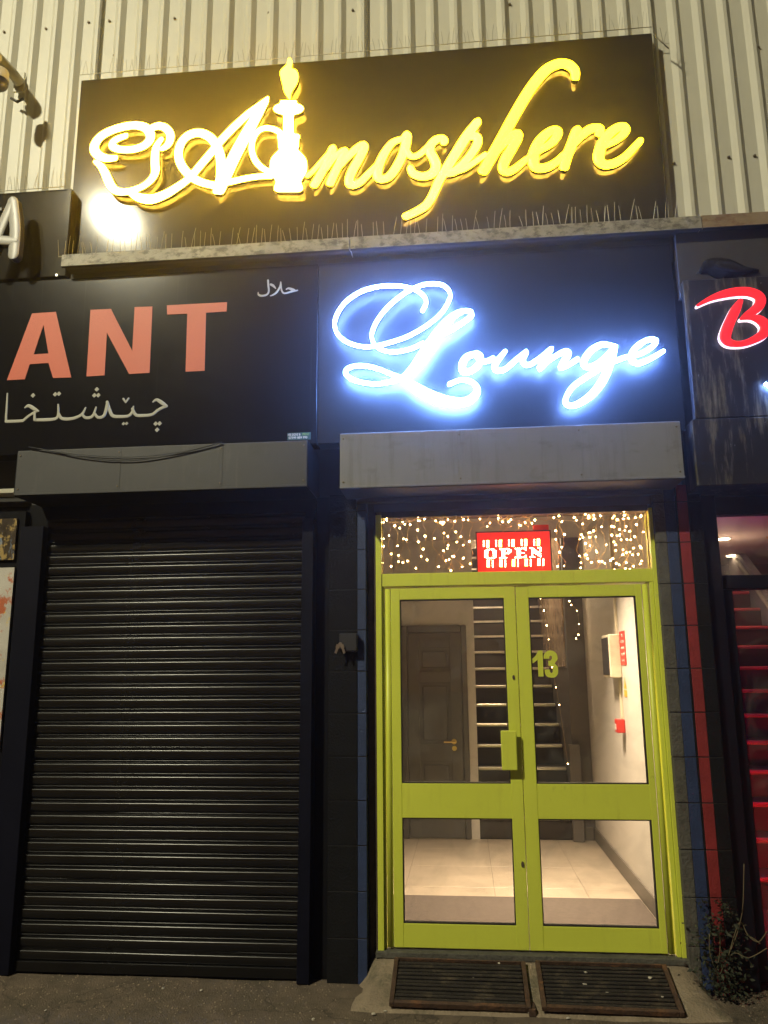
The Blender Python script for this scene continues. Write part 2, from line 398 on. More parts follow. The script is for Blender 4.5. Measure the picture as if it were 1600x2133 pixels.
M['y_face_hot'] = emis('yellow_letter_face_hot', (1.0, 0.58, 0.032), 66.0, base=(.3, .25, .03))
M['y_face'] = emis('yellow_letter_face', (1.0, 0.60, 0.0085), 42.0, base=(.3, .25, .03))
M['y_face_dim'] = emis('yellow_letter_face_dim', (1.0, 0.62, 0.0062), 30.0, base=(.3, .25, .03))
M['y_back'] = emis('amber_led_back', (1.0, 0.54, 0.06), 36.0, dots=22.0)
M['b_face'] = emis('white_blue_letter_face', (0.19, 0.36, 1.0), 90.0)
M['b_halo'] = emis('blue_halo_led', (0.17, 0.34, 1.0), 270.0)
M['b_halo_hot'] = emis('pale_blue_halo_led', (0.17, 0.36, 1.0), 420.0)
M['r_face'] = emis('red_letter_face', (1.0, 0.018, 0.030), 1.05, base=(.5, .02, .02))
M['r_side'] = emis('white_letter_return', (1.0, 0.75, 0.82), 1.4)
M['led_white'] = emis('led_white_hot', (1.0, 0.22, 0.14), 170.0)
M['led_yellow'] = emis('led_yellow', (1.0, 0.42, 0.08), 110.0)
M['led_red'] = emis('led_red_face', (1.0, 0.030, 0.018), 1.1, base=(0.2, 0.01, 0.01))
M['bulb'] = emis('warm_fairy_bulb', (1.0, 0.60, 0.24), 80.0)
M['downlight'] = emis('warm_downlight', (1.0, 0.72, 0.42), 20.0)
M['lamp_glow'] = emis('street_lamp_lens', (1.0, 0.97, 0.82), 180.0)

# ------------------------------------------------------------------ ground
def build_ground():
    xs = [-60, -25, -10, -5]+[-4+0.08*i for i in range(88)]+[3.5, 5, 10, 25, 60]
    ys = [-60, -25, -10, -5, -2.5]+[-1.6+0.08*i for i in range(22)]+[0.2, 0.3]
    verts, faces = [], []
    for y in ys:
        for x in xs:
            h = 0.0
            if -4 < x < 3.1 and -1.6 < y < 0.2:
                h = 0.010*mnoise.noise(Vector((x*2.1, y*2.1, 0)))+0.005*mnoise.noise(Vector((x*7, y*7, 3)))
                if -2.6 < x < -0.6 and y > -0.25: h = min(h, 0.002)
            verts.append((x, y, h))
    n = len(xs)
    for j in range(len(ys)-1):
        for i in range(n-1):
            faces.append((j*n+i, j*n+i+1, (j+1)*n+i+1, (j+1)*n+i))
    o = mesh('pavement', verts, faces, M['asphalt'], smooth=True)
    tag(o, 'worn brown pavement in front of the shops', None, None, 'structure')
build_ground()

# ------------------------------------------------------------------ building: cladding, backing wall, ledge
bld = thing('warehouse_building', 'cream corrugated steel upper wall of the building above the shop signs', 'building', (0, 0.1, 0))
Z_LEDGE = P(760, 510, -0.20).z
PITCH_R = 0.152
X_RIB = -2.3445          # middle of a right facing web
Y_TR, Y_CR = 0.042, 0.014
def rib_profile():
    # within one pitch starting at the foot of the right facing web (trough start)
    return [(0.0, Y_TR), (0.072, Y_TR), (0.102, Y_CR), (0.122, Y_CR), (0.152, Y_TR)]
def cladding():
    z0, z1 = Z_LEDGE-0.05, 7.6
    prof = rib_profile()
    x_start = X_RIB+0.015-PITCH_R*24
    per = 6
    k = 0
    for s in range(12):
        xs0 = x_start+s*per*PITCH_R
        pts = []
        for r in range(per):
            for j, (dx, y) in enumerate(prof[:-1]):
                pts.append((xs0+r*PITCH_R+dx, y-0.0012*(s % 2)))
        pts.append((xs0+per*PITCH_R-0.001, prof[-1][1]-0.0012*(s % 2)))
        if s:
            pts.insert(0, (xs0-0.018, Y_TR-0.022-0.0012*(s % 2)))
        verts = [(x, y, z) for z in (z0, z1) for x, y in pts]
        n = len(pts)
        faces = [(i, i+1, n+i+1, n+i) for i in range(n-1)]
        mesh('cladding_sheet', verts, faces, M['clad'], bld)
        if s in (4, 6):
            box('seam_strip', M['clad_seam'], xs0-0.020, xs0-0.013, Y_TR-0.026, Y_TR-0.018, z0, z1, bld, 0)
cladding()
scr_me = None
def screw(px, py):
    global scr_me
    p = P(px, py, Y_TR-0.004)
    if scr_me is None:
        bm = bmesh.new()
        bmesh.ops.create_cone(bm, cap_ends=True, segments=8, radius1=0.010, radius2=0.010, depth=0.003, matrix=Matrix.Rotation(math.pi/2, 4, 'X'))
        bmesh.ops.create_cone(bm, cap_ends=True, segments=6, radius1=0.0075, radius2=0.0065, depth=0.010, matrix=Matrix.Translation((0, -0.006, 0)) @ Matrix.Rotation(math.pi/2, 4, 'X'))
        o = bm_obj('screw', bm, M['screw'], bld); scr_me = o.data
    else:
        o = link(bpy.data.objects.new('screw', scr_me), bld)
    o.location = p
for p in ((9, 67), (96, 60), (185, 47), (228, 44), (364, 39), (238, 117), (1404, 341), (1518, 328), (1572, 325), (1580, 100), (1450, 8), (560, 28), (735, 22), (895, 15), (1062, 10)): screw(*p)
box('wall', M['concreteback'], -6.0, -0.5, 0.10, 0.30, 2.50, 7.6, bld, 0)
box('wall', M['concreteback'], -0.5, 1.06, 0.16, 0.30, 2.57, 7.6, bld, 0)
box('wall', M['concreteback'], 1.06, 6.0, 0.10, 0.30, 2.75, 7.6, bld, 0)
# flashing ledge under the yellow sign, in lengths
lz1 = P(760, 492, -0.22).z; lz0 = P(760, 517, -0.22).z
lx0 = P(128, 545, -0.22).x; lxm = P(1462, 470, -0.22).x
def ledge(x0, x1, m):
    bm = bmesh.new()
    n = max(2, int((x1-x0)/0.25))
    sec = [(0.044, lz1+0.03), (-0.17, lz1+0.004), (-0.22, lz1), (-0.222, lz0), (-0.205, lz0-0.004), (-0.200, lz0+0.01), (-0.14, lz0+0.02), (0.044, lz0+0.02)]
    rings = []
    for i in range(n+1):
        x = x0+(x1-x0)*i/n
        d = 0.004*mnoise.noise(Vector((x*1.3, 4, 0)))
        rings.append([bm.verts.new((x, y+d*(y < -.1), z+d)) for y, z in sec])
    for a, b in zip(rings, rings[1:]):
        for k in range(len(sec)):
            f = bm.faces.new((a[k], a[(k+1) % len(sec)], b[(k+1) % len(sec)], b[k])); f.material_index = 1 if k >= 3 else 0  # underside and lip coloured black to shade out the blue sign light
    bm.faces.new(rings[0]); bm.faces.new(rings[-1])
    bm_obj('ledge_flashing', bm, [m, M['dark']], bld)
ledge(lx0, -0.60, M['ledge']); ledge(-0.594, lxm, M['ledge']); ledge(lxm+0.004, 5.2, M['ledge_rust'])
box('soffit_board', M['soffit'], lx0, 5.2, -0.10, 0.099, 3.84, lz0+0.015, bld, 0.002)
box('fascia_board', M['fboard'], 1.262, 5.2, -0.155, -0.101, 3.60, lz0+0.012, bld, 0.002)

# ------------------------------------------------------------------ yellow script sign
YS = -0.055
sx0 = (P(173, 167, YS).x+P(137, 530, YS).x)/2; sx1 = (P(1358, 68, YS).x+P(1392, 455, YS).x)/2
sz1 = P(173, 167, YS).z; sz0 = lz1+0.012
ysign = thing('illuminated_sign', 'large black sign box with glowing yellow script lettering and a hookah emblem', 'sign', (0, YS, sz0))
box('panel', M['gloss'], sx0, sx1, YS, 0.010, sz0, sz1, ysign, 0.003)
HOT = [M['y_face_hot'], M['side_dark'], M['y_back']]
MED = [M['y_face'], M['side_dark'], M['y_back']]
DIM = [M['y_face_dim'], M['side_dark'], M['y_back']]
GAP, DEP = 0.030, 0.034
def ylet(strokes, crop, scale, mats, name='letter'):
    return px_strokes(name, strokes, crop, scale, YS, DEP, mats, ysign, GAP)
def W(pts, h):
    return [(x, y, h) if not isinstance(h, (list, tuple)) else (x, y, h[i]) for i, (x, y) in enumerate(pts)]
CA, SA = (170, 100), 0.1875
ylet([W([(370, 1215), (270, 1215), (180, 1180), (132, 1110), (155, 1030), (235, 950), (380, 885), (560, 848), (690, 868), (752, 935), (750, 1010), (690, 1072), (590, 1110), (480, 1122), (385, 1108), (335, 1075), (350, 1030), (405, 995), (485, 968)], [34, 42, 48, 50, 48, 46, 45, 45, 48, 50, 48, 44, 42, 40, 40, 40, 38, 36, 32]),
      W([(775, 880), (850, 855), (930, 880), (980, 950), (972, 1030), (935, 1085), (890, 1112)], [40, 42, 42, 43, 42, 36, 28]),
      W([(880, 1010), (830, 1080), (812, 1170), (810, 1280), (815, 1360), (780, 1440), (700, 1515), (600, 1562), (480, 1592), (385, 1580), (325, 1530), (285, 1450), (250, 1370), (210, 1305), (155, 1262)], [28, 36, 44, 46, 44, 40, 36, 36, 38, 42, 46, 46, 42, 36, 24])],
     CA, SA, HOT, 'letter_swirl')
CB, SB = (340, 100), 0.225
ylet([W([(-300, 1335), (-230, 1375), (-120, 1390), (0, 1352), (110, 1290), (235, 1200), (330, 1090), (440, 960), (530, 850), (650, 725), (780, 605), (880, 530), (962, 462)], [30, 40, 46, 42, 38, 34, 36, 36, 36, 36, 34, 30, 18]),
      W([(480, 1268), (330, 1228), (220, 1150), (152, 1050), (138, 950), (172, 855), (240, 795), (330, 776), (420, 812), (488, 890), (520, 980), (532, 1080), (528, 1200), (500, 1310)], [34, 36, 38, 38, 38, 38, 40, 40, 40, 40, 42, 44, 46, 46]),
      W([(945, 490), (850, 640), (740, 830), (650, 1000), (580, 1150), (520, 1310)], [30, 48, 56, 58, 58, 48]),
      W([(470, 1262), (600, 1238), (750, 1205), (880, 1185), (1000, 1182)], [30, 30, 29, 28, 26])],
     CB, SB, HOT)
ylet([W([(1095, 790), (1030, 748), (940, 735), (870, 770), (826, 850), (818, 940), (848, 1030), (908, 1100), (1000, 1150)], 27)], CB, SB, HOT, 'hose')
def silhouette(name, pts, mats, gap, dep, cx, cy0):
    loop = []
    for x, y in pts:
        p = P(CB[0]+x*SB, CB[1]+y*SB, YS-gap-dep); loop.append((p.x, p.z))
    return extrude_poly(name, [loop], YS-gap-dep, YS-gap, mats, ysign)
prof = [(485, 70), (492, 77), (508, 78), (516, 84), (524, 108), (540, 130), (560, 139), (582, 132), (600, 108), (614, 66), (622, 50), (655, 46), (720, 49), (788, 52), (795, 84), (806, 100), (822, 106), (845, 98), (880, 96), (915, 94), (940, 88), (958, 104), (985, 130), (1015, 154), (1050, 168), (1090, 173), (1130, 170), (1165, 158), (1200, 136), (1232, 118), (1252, 120), (1280, 130), (1305, 134), (1322, 122), (1334, 92)]
right = [(1160+h, y) for y, h in spline(prof, 3)]; left = [(1160-h, y) for y, h in spline(prof, 3)]
silhouette('hookah_emblem', right+left[::-1], HOT, GAP, DEP+0.002, 1160, 0)
fl = [(1165, 476), (1140, 440), (1117, 395), (1104, 330), (1086, 262), (1085, 212), (1118, 176), (1148, 145), (1154, 112), (1166, 92), (1186, 108), (1196, 148), (1191, 184), (1232, 205), (1252, 258), (1241, 326), (1203, 388), (1183, 430), (1180, 474)]
fl2 = spline(fl+[fl[0]], 3)[:-1]
silhouette('flame', fl2, MED, GAP, DEP, 1165, 0)
CC, SC = (640, 220), 0.23125
ylet([W([(0, 628), (60, 575), (130, 495), (200, 420)], 22),
      W([(62, 705), (130, 590), (185, 480), (225, 385)], 38),
      W([(205, 690), (250, 590), (300, 490), (335, 410)], 38),
      W([(165, 560), (240, 460), (325, 400)], 30),
      W([(275, 560), (360, 460), (440, 385), (505, 350), (500, 400), (450, 500), (395, 600), (375, 680), (410, 708), (480, 680), (560, 600), (612, 545)], [28, 32, 36, 40, 40, 40, 40, 40, 38, 34, 30, 24])], CC, SC, MED)
ylet([W([(875, 290), (770, 325), (690, 430), (638, 550), (632, 625), (668, 652), (735, 632), (800, 550), (852, 450), (885, 350), (895, 268)], [26, 32, 38, 42, 42, 38, 38, 40, 40, 42, 44]),
      W([(890, 390), (930, 448), (1000, 440), (1080, 372)], [26, 28, 28, 26])], CC, SC, MED)
ylet([W([(1080, 372), (1150, 300), (1215, 288), (1235, 312), (1228, 330)], [26, 32, 36, 34, 28]),
      W([(1175, 300), (1118, 340), (1105, 405), (1140, 470), (1160, 540), (1122, 605), (1035, 630), (955, 605), (930, 560)], [30, 36, 40, 42, 42, 42, 38, 36, 30])], CC, SC, MED)
ylet([W([(1530, 142), (1440, 260), (1350, 400), (1265, 540), (1190, 665), (1125, 810), (1065, 895), (965, 955), (888, 990)], [38, 44, 44, 42, 40, 38, 38, 36, 34]),
      W([(1440, 275), (1520, 268), (1535, 330), (1480, 425), (1400, 520), (1325, 585), (1250, 600)], [34, 40, 38, 36, 36, 40, 36]),
      W([(1320, 592), (1420, 560), (1520, 495), (1600, 440)], [30, 28, 26, 26])], CC, SC, MED)
CD, SD = (960, 100), 0.25
ylet([W([(955, 240), (950, 180), (900, 130), (820, 120), (720, 165), (620, 275), (520, 425), (420, 600), (330, 765), (255, 900), (188, 1015)], [34, 40, 46, 46, 46, 46, 46, 46, 46, 46, 44]),
      W([(205, 985), (285, 870), (380, 765), (462, 705), (472, 740), (425, 830), (372, 920), (350, 995), (385, 1025), (450, 1000), (545, 922)], [28, 32, 36, 42, 42, 42, 42, 40, 36, 32, 26])], CD, SD, DIM)
ylet([W([(545, 928), (650, 850), (755, 785), (808, 710), (795, 675), (735, 692), (655, 770), (610, 870), (605, 950), (640, 990), (720, 985), (800, 940), (860, 880)], [26, 30, 34, 38, 38, 38, 42, 46, 44, 42, 38, 32, 26])], CD, SD, DIM)
ylet([W([(862, 985), (888, 890), (932, 780), (968, 685)], [40, 42, 44, 44]),
      W([(940, 800), (1010, 722), (1080, 668), (1150, 658), (1160, 690), (1148, 712)], [28, 34, 40, 40, 38, 30])], CD, SD, DIM)
ylet([W([(1180, 818), (1290, 765), (1368, 695), (1362, 648), (1290, 665), (1205, 745), (1158, 850), (1155, 925), (1200, 962), (1280, 952), (1370, 900), (1440, 830), (1495, 768)], [26, 30, 36, 40, 40, 42, 46, 46, 42, 38, 34, 30, 28])], CD, SD, DIM)

# ------------------------------------------------------------------ blue halo script sign
YL = -0.14
px_s = P(662, 700, YL).x
lx1 = (P(1403, 520, YL).x+P(1420, 860, YL).x)/2
FZ1, FZ0 = 3.939, 2.83
lsign = thing('illuminated_sign', 'dark fascia panel with thin white script lettering in a blue glow above the doorway', 'sign', (0.2, YL, FZ0))
box('panel', M['lounge_panel'], px_s+0.002, lx1, YL, -0.02, FZ0, FZ1, lsign, 0.002)
LM = [M['b_face'], M['b_halo'], M['b_halo']]
LMH = [M['b_face'], M['b_halo_hot'], M['b_halo_hot']]
CE, SE = (670, 570), 0.21875
CF, SF = (930, 670), 0.29375
LG, LD = 0.056, 0.016
def llet(strokes, crop, scale, mats=LM): return px_strokes('letter', strokes, crop, scale, YL, LD, mats, lsign, LG, 0.3, 4, 0.86)
llet([W([(960, 345), (995, 270), (968, 200), (880, 142), (740, 110), (560, 113), (380, 160), (230, 260), (145, 380), (121, 480), (152, 570), (240, 645), (380, 688), (500, 684), (640, 652), (820, 590), (1000, 488), (1140, 368), (1216, 240), (1218, 165), (1160, 105), (1060, 87), (940, 107), (800, 172), (650, 290), (540, 420), (482, 540), (480, 620), (522, 690), (620, 733), (740, 735), (860, 705), (960, 655)], 17)], CE, SE)
llet([W([(960, 690), (1090, 590), (1230, 530), (1350, 455), (1425, 395), (1415, 352), (1345, 350), (1250, 400), (1145, 510), (1050, 645), (960, 780), (870, 900), (780, 980), (680, 1015), (560, 1040), (420, 1036), (290, 1000), (224, 940), (262, 888), (380, 868), (520, 895), (660, 950), (780, 1005), (900, 1085), (1050, 1165), (1220, 1215), (1380, 1210), (1468, 1145), (1480, 1080), (1420, 1020), (1320, 1006), (1215, 1048)],
       [20, 22, 22, 20, 22, 20, 22, 36, 50, 58, 58, 48, 30, 22, 19, 19, 19, 20, 19, 19, 19, 20, 34, 54, 62, 58, 46, 36, 28, 22, 19, 19])], CE, SE, LMH)
llet([W([(212, 222), (145, 245), (112, 300), (122, 348), (172, 345), (228, 300), (245, 245), (212, 220), (238, 275), (290, 275), (330, 255)], [20, 24, 28, 26, 22, 22, 20, 18, 16, 16, 16])], CF, SF)
llet([W([(418, 205), (372, 260), (342, 310), (362, 343), (420, 330), (490, 270), (570, 205), (542, 262), (560, 300), (600, 298)], [12, 18, 22, 20, 17, 16, 14, 20, 18, 16])], CF, SF)
llet([W([(600, 298), (680, 240), (748, 182), (700, 265), (658, 332), (740, 262), (835, 208), (868, 222), (832, 280), (812, 322), (870, 300), (930, 262)], [16, 14, 12, 20, 18, 15, 18, 22, 22, 18, 16, 16])], CF, SF)
llet([W([(1190, 168), (1100, 158), (1022, 205), (975, 280), (1002, 318), (1080, 288), (1155, 220), (1198, 165), (1168, 270), (1118, 400), (1030, 515), (920, 585), (856, 583), (848, 540), (900, 455), (1020, 372), (1150, 295), (1280, 245)], [16, 20, 24, 24, 20, 18, 18, 20, 30, 32, 28, 22, 19, 18, 18, 18, 17, 16])], CF, SF)
llet([W([(1280, 248), (1390, 218), (1476, 160), (1484, 124), (1420, 128), (1342, 182), (1314, 250), (1352, 290), (1430, 268), (1540, 205)], [16, 16, 17, 18, 18, 22, 24, 20, 17, 14])], CF, SF)

# ------------------------------------------------------------------ restaurant fascia
asign = thing('fascia_sign', 'wide black fascia sign with large orange capital letters and cream script above the shutter', 'sign', (-1.8, YL, FZ0))
box('panel', M['fascia'], -5.4, px_s-0.002, YL, -0.02, FZ0, FZ1, asign, 0.002)
VR = [M['vinyl_red']]*3
VC = [M['vinyl_cream']]*3
CR, SR = (0, 560), 0.4125
def pxloop(pts, crop, s, Y): return [((lambda p: (p.x, p.z))(P(crop[0]+x*s, crop[1]+y*s, Y))) for x, y in pts]
for loops in ([[(162, 225), (282, 217), (360, 548), (268, 551), (245, 475), (150, 481), (125, 558), (35, 562)], [(220, 283), (245, 427), (170, 432)]],
              [[(457, 207), (560, 202), (668, 415), (680, 193), (770, 190), (755, 525), (652, 531), (540, 322), (528, 538), (437, 543)]],
              [[(843, 184), (1146, 168), (1144, 215), (1040, 221), (1033, 514), (937, 519), (946, 226), (844, 231)]]):
    extrude_poly('letter', [pxloop(l, CR, SR, YL-0.004) for l in loops], YL-0.004, YL+0.001, VR, asign)
CG, SG = (0, 790), 0.23125
def vin(strokes, crop, s, name='script_letter'): return px_strokes(name, strokes, crop, s, YL, 0.003, VC, asign, -0.0005, 0.05, 4)
vin([W([(66, 128), (60, 250), (54, 340), (56, 376)], [6, 9, 10, 11]), W([(56, 380), (140, 378), (206, 374)], 13)], CG, SG)
vin([W([(206, 374), (270, 322), (330, 288)], [12, 11, 12]), W([(224, 256), (258, 238), (308, 266), (345, 286)], [6, 14, 16, 8]), W([(312, 300), (312, 362)], [10, 12])], CG, SG)
vin([W([(312, 366), (400, 365), (498, 356), (524, 318), (524, 228)], [12, 15, 13, 11, 8])], CG, SG)
vin([W([(526, 300), (556, 352), (650, 354), (735, 318), (770, 256)], [10, 14, 14, 12, 7]), W([(738, 312), (772, 346), (832, 334), (866, 252)], [10, 13, 13, 7]), W([(852, 305), (884, 344), (938, 326), (966, 230), (965, 205)], [10, 13, 14, 14, 8])], CG, SG)
vin([W([(965, 205), (985, 270), (1015, 328), (1080, 336), (1155, 330), (1190, 295), (1202, 244)], [13, 15, 15, 14, 13, 12, 6]), W([(1112, 176), (1133, 208)], [9, 7]), W([(1133, 208), (1158, 172)], [7, 8])], CG, SG)
vin([W([(1192, 266), (1226, 322), (1300, 326), (1372, 316), (1430, 272), (1498, 240)], [12, 14, 14, 13, 12, 14]), W([(1378, 204), (1412, 184), (1462, 214), (1500, 242)], [6, 13, 17, 12])], CG, SG)
for (x, y) in ((297, 145), (497, 135), (530, 130), (872, 90), (850, 145), (885, 143), (1112, 400), (1140, 398), (1402, 400), (1437, 398), (1415, 455)):
    h = 16 if 1100 < x < 1150 else 21
    extrude_poly('script_dot', [pxloop([(x-h, y+2), (x-2, y+h), (x+h, y-2), (x+2, y-h)], CG, SG, YL-0.003)], YL-0.003, YL+0.001, VC, asign)
CH, SH = (520, 570), 0.0875
vin([W([(437, 158), (445, 280), (455, 420), (405, 498), (290, 525), (215, 500), (203, 445)], [22, 22, 20, 20, 24, 22, 10])], CH, SH)
vin([W([(742, 198), (722, 310), (640, 440), (560, 500), (492, 526)], [12, 20, 22, 18, 9]), W([(505, 258), (560, 285), (616, 345)], [26, 28, 14])], CH, SH)
vin([W([(744, 198), (756, 370), (795, 450), (860, 462), (990, 425), (1140, 395)], [10, 18, 20, 18, 20, 14]), W([(872, 372), (925, 348), (1010, 375), (1070, 395)], [12, 20, 32, 24])], CH, SH)
# sign maker's label at the fascia's lower right corner
st = thing('label_sticker', 'tiny green and blue phone number sticker at lower right of the black fascia', 'sticker', P(622, 909, YL-0.002))
a, b = P(599, 902, YL-0.002), P(647, 915, YL-0.002)
M['sticker'] = mat('blue_green_sticker', (0.02, 0.10, 0.11), 0.5)
M['sticker_g'] = mat('green_print', (0.25, 0.5, 0.12), 0.5)
box('label_sheet', M['sticker'], a.x, b.x, YL-0.0025, YL+0.0005, b.z, a.z, st, 0)
hh = a.z-b.z; ww = b.x-a.x
text_mesh('label_text', 'HB SIGNS &', 0.020, (a.x+ww*0.29, YL-0.003, b.z+hh*0.72), M['whiteprint'], st, width=ww*0.54)
text_mesh('label_text', 'PRINT', 0.020, (a.x+ww*0.80, YL-0.003, b.z+hh*0.72), M['sticker_g'], st, width=ww*0.30)
text_mesh('label_text', '07399 889 990', 0.020, (a.x+ww*0.46, YL-0.003, b.z+hh*0.28), M['whiteprint'], st, width=ww*0.8)

# ------------------------------------------------------------------ sign with the pale A, far left
YA = -0.13
a0, a1 = P(0, 402, YA), P(140, 560, YA)
az1 = P(70, 398, YA).z; az0 = P(70, 578, YA).z
psign = thing('fascia_sign', 'black sign box with a pale grey raised letter beside the yellow script sign', 'sign', (a0.x, YA, az0))
box('panel', M['gloss'], -5.4, P(143, 480, YA).x, YA, 0.01, az0, az1, psign, 0.003)
px_strokes('letter', [W([(-75, 1890), (0, 1690), (85, 1500)], 36), W([(90, 1492), (108, 1690), (95, 1880)], 40), W([(-30, 1772), (95, 1780)], 34)], (0, 0), 0.28125, YA, 0.05, [M['acrylic_grey'], M['dkplastic'], M['dkplastic']], psign, 0.10, 0.2)
box('letter_stud', M['dkplastic'], P(20, 455, YA).x-0.01, P(20, 455, YA).x+0.01, YA-0.105, YA+.001, P(20, 455, YA).z-0.01, P(20, 455, YA).z+0.01, psign, 0)
p = P(119, 574, YA); box('bolt', M['chrome'], p.x-0.008, p.x+0.008, YA-0.008, YA+0.001, p.z-0.008, p.z+0.008, psign, 0.002)

# ------------------------------------------------------------------ red script sign, right
YB = -0.20
bsign = thing('illuminated_sign', 'bird fouled black sign panel with a red script letter at the right edge', 'sign', (1.6, YB, 2.86))
bz1 = P(1427, 584, YB).z; bz0 = P(1440, 872, YB).z
bx0 = (P(1427, 585, YB).x+P(1443, 870, YB).x)/2
box('panel', M['dirty_panel'], bx0, 5.0, YB, -0.157, bz0, bz1, bsign, 0.003)
BM = [M['r_face'], M['r_side'], M['side_dark']]
px_strokes('letter', [W([(405, 1190), (600, 1085), (800, 1015), (1000, 975), (1200, 970), (1345, 1015), (1405, 1090), (1380, 1190), (1295, 1275), (1195, 1345), (1095, 1405)], [22, 44, 68, 80, 84, 88, 92, 84, 72, 62, 26]),
                      W([(1090, 1405), (1250, 1380), (1400, 1420), (1482, 1520), (1445, 1640), (1310, 1730), (1150, 1790), (1000, 1800), (890, 1765), (845, 1690), (875, 1560), (940, 1400), (1015, 1250), (1090, 1115)], [22, 50, 84, 92, 82, 64, 56, 58, 80, 94, 90, 84, 78, 42])],
           (1400, 480), 0.13125, YB, 0.03, BM, bsign, 0.004, 0.08)
px_strokes('letter', [W([(0, 0), (60, 50), (120, 150)], 9), W([(120, 150), (170, 60), (230, -30)], 9)], (1596, 798), 0.25, YB, 0.02, [M['b_face'], M['b_face'], M['side_dark']], bsign, 0.004, 0.1)
# black housing below it
hz1, hz0 = bz0-0.004, P(1450, 1012, YB).z
rsh = thing('shutter_housing', 'black shutter housing with scratches under the red script sign', 'shutter housing', (1.8, YB, hz0))
box('housing', M['dirty_panel'], P(1447, 940, YB).x, 5.0, YB, 0.095, hz0, hz1, rsh, 0.004)

# ------------------------------------------------------------------ roller shutter (left)
YH = -0.26
def housing(root, x0, x1, z0, z1, m, yf=YH):
    box('housing', m, x0, x1, yf, 0.095, z0, z1, root, 0.004, 2)
    box('underside_shade_plate', M['dark'] if m is M['greybox'] else M['ledge_under'], x0+0.002, x1-0.002, yf+0.003, 0.094, z0-0.004, z0-0.0004, root, 0)  # darker plate puts the shade under the housing into its colour
    box('end_shade_plate', M['dark'], x1+0.0004, x1+0.004, yf+0.003, 0.094, z0+0.002, z1-0.002, root, 0)  # black ends stand in for shade on the housing sides
    box('end_shade_plate', M['dark'], x0-0.004, x0-0.0004, yf+0.003, 0.094, z0+0.002, z1-0.002, root, 0)
    bm = bmesh.new(); add_box(bm, x0, x1, yf-0.0045, yf-0.0005, z0, z0+0.012, 0.001); bm_obj('bottom_lip', bm, m, root)
    for f_ in (0.36, 0.71):
        xs_ = x0+(x1-x0)*f_; bm = bmesh.new(); add_box(bm, xs_-0.012, xs_+0.012, yf-0.0018, yf-0.0002, z0+0.013, z1-0.004, 0.0006); bm_obj('joint_strip', bm, m, root)
    for x in (x0+0.02, x0+(x1-x0)*0.36, x0+(x1-x0)*0.71, x1-0.02):
        for z in (z0+0.035, z1-0.03):
            bm = bmesh.new(); bmesh.ops.create_cone(bm, cap_ends=True, segments=8, radius1=0.006, radius2=0.004, depth=0.005, matrix=Matrix.Translation((x, yf-0.002, z)) @ Matrix.Rotation(math.pi/2, 4, 'X')); bm_obj('rivet', bm, M['screw'], root)
shut = thing('roller_shutter', 'closed black roller shutter with glossy horizontal slats under the grey housing', 'shutter', (-1.7, 0.03, 0))
hx0, hx1 = P(33, 985, YH).x, P(640, 965, YH).x
hzb, hzt = (P(35, 1033, YH).z+P(640, 1012, YH).z)/2, (P(37, 938, YH).z+P(640, 918, YH).z)/2
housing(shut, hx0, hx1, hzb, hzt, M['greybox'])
YSL = 0.03
slx0, slx1 = -2.53, (P(637, 1085, YSL).x+P(625, 2010, YSL).x)/2
slx0 = (P(97, 1105, YSL).x+P(35, 2000, YSL).x)/2
N_SL, PS = 35, 0.0690
SL_Z0 = P(330, 2008, YSL).z
pr = [(0.000, 0.004), (0.0025, -0.004), (0.006, -0.0085), (0.012, -0.0100), (0.026, -0.0108), (0.042, -0.0104), (0.0475, -0.0085), (0.0505, -0.0045), (0.0525, 0.001), (0.0545, 0.0035), (0.0575, 0.002), (0.0600, -0.0035), (0.0640, -0.0050), (0.0665, -0.0030), (0.0682, 0.0005), (0.0690, 0.0040)]
n = len(pr); NX = 10
slat_me = []
for v_ in range(6):
    verts = []
    for k in range(NX+1):
        x = slx0+(slx1-slx0)*k/NX
        dz = 0.0011*mnoise.noise(Vector((x*1.6, v_*7.3, 0))); dy = 0.0022*mnoise.noise(Vector((x*2.3, v_*5.1, 4)))
        tw = 0.05*mnoise.noise(Vector((x*1.9, v_*3.7, 8)))
        verts += [(x, y+dy+tw*(z-0.03), z+dz) for z, y in pr]
    faces = [(k*n+i, (k+1)*n+i, (k+1)*n+i+1, k*n+i+1) for k in range(NX) for i in range(n-1)]
    me = bpy.data.meshes.new('slat'); me.from_pydata(verts, [], faces); me.materials.append(M['slat'])
    me.polygons.foreach_set('use_smooth', [True]*len(me.polygons)); slat_me.append(me)
for i in range(N_SL):
    s = link(bpy.data.objects.new('slat', slat_me[rnd.randrange(6)]), shut)
    s.location = (0, YSL+rnd.uniform(-0.001, 0.001), SL_Z0+i*PS)
    s.rotation_euler = (rnd.gauss(0, 0.035), rnd.uniform(-0.0014, 0.0014), 0)
bm = bmesh.new(); add_box(bm, slx0+0.002, slx1-0.002, YSL-0.022, YSL+0.014, 0.012, SL_Z0+0.004, 0.004, 2); bm_obj('bottom_bar', bm, M['slat'], shut)
for (xa, xb, nm) in ((slx1-0.006, slx1+0.060, 'guide_rail'), (slx0-0.135, slx0+0.006, 'guide_rail')):
    bm = bmesh.new()
    add_box(bm, xa, xb, -0.035, 0.075, 0.004, 2.42, 0.003)
    bm_obj(nm, bm, M['rail'], shut)
box('back_panel', M['dark'], slx0-0.13, slx1+0.055, 0.078, 0.099, 0.0, 2.56, shut, 0)
box('top_guide', M['dark'], slx0-0.13, slx1+0.055, 0.045, 0.076, 2.43, hzb+0.01, shut, 0)
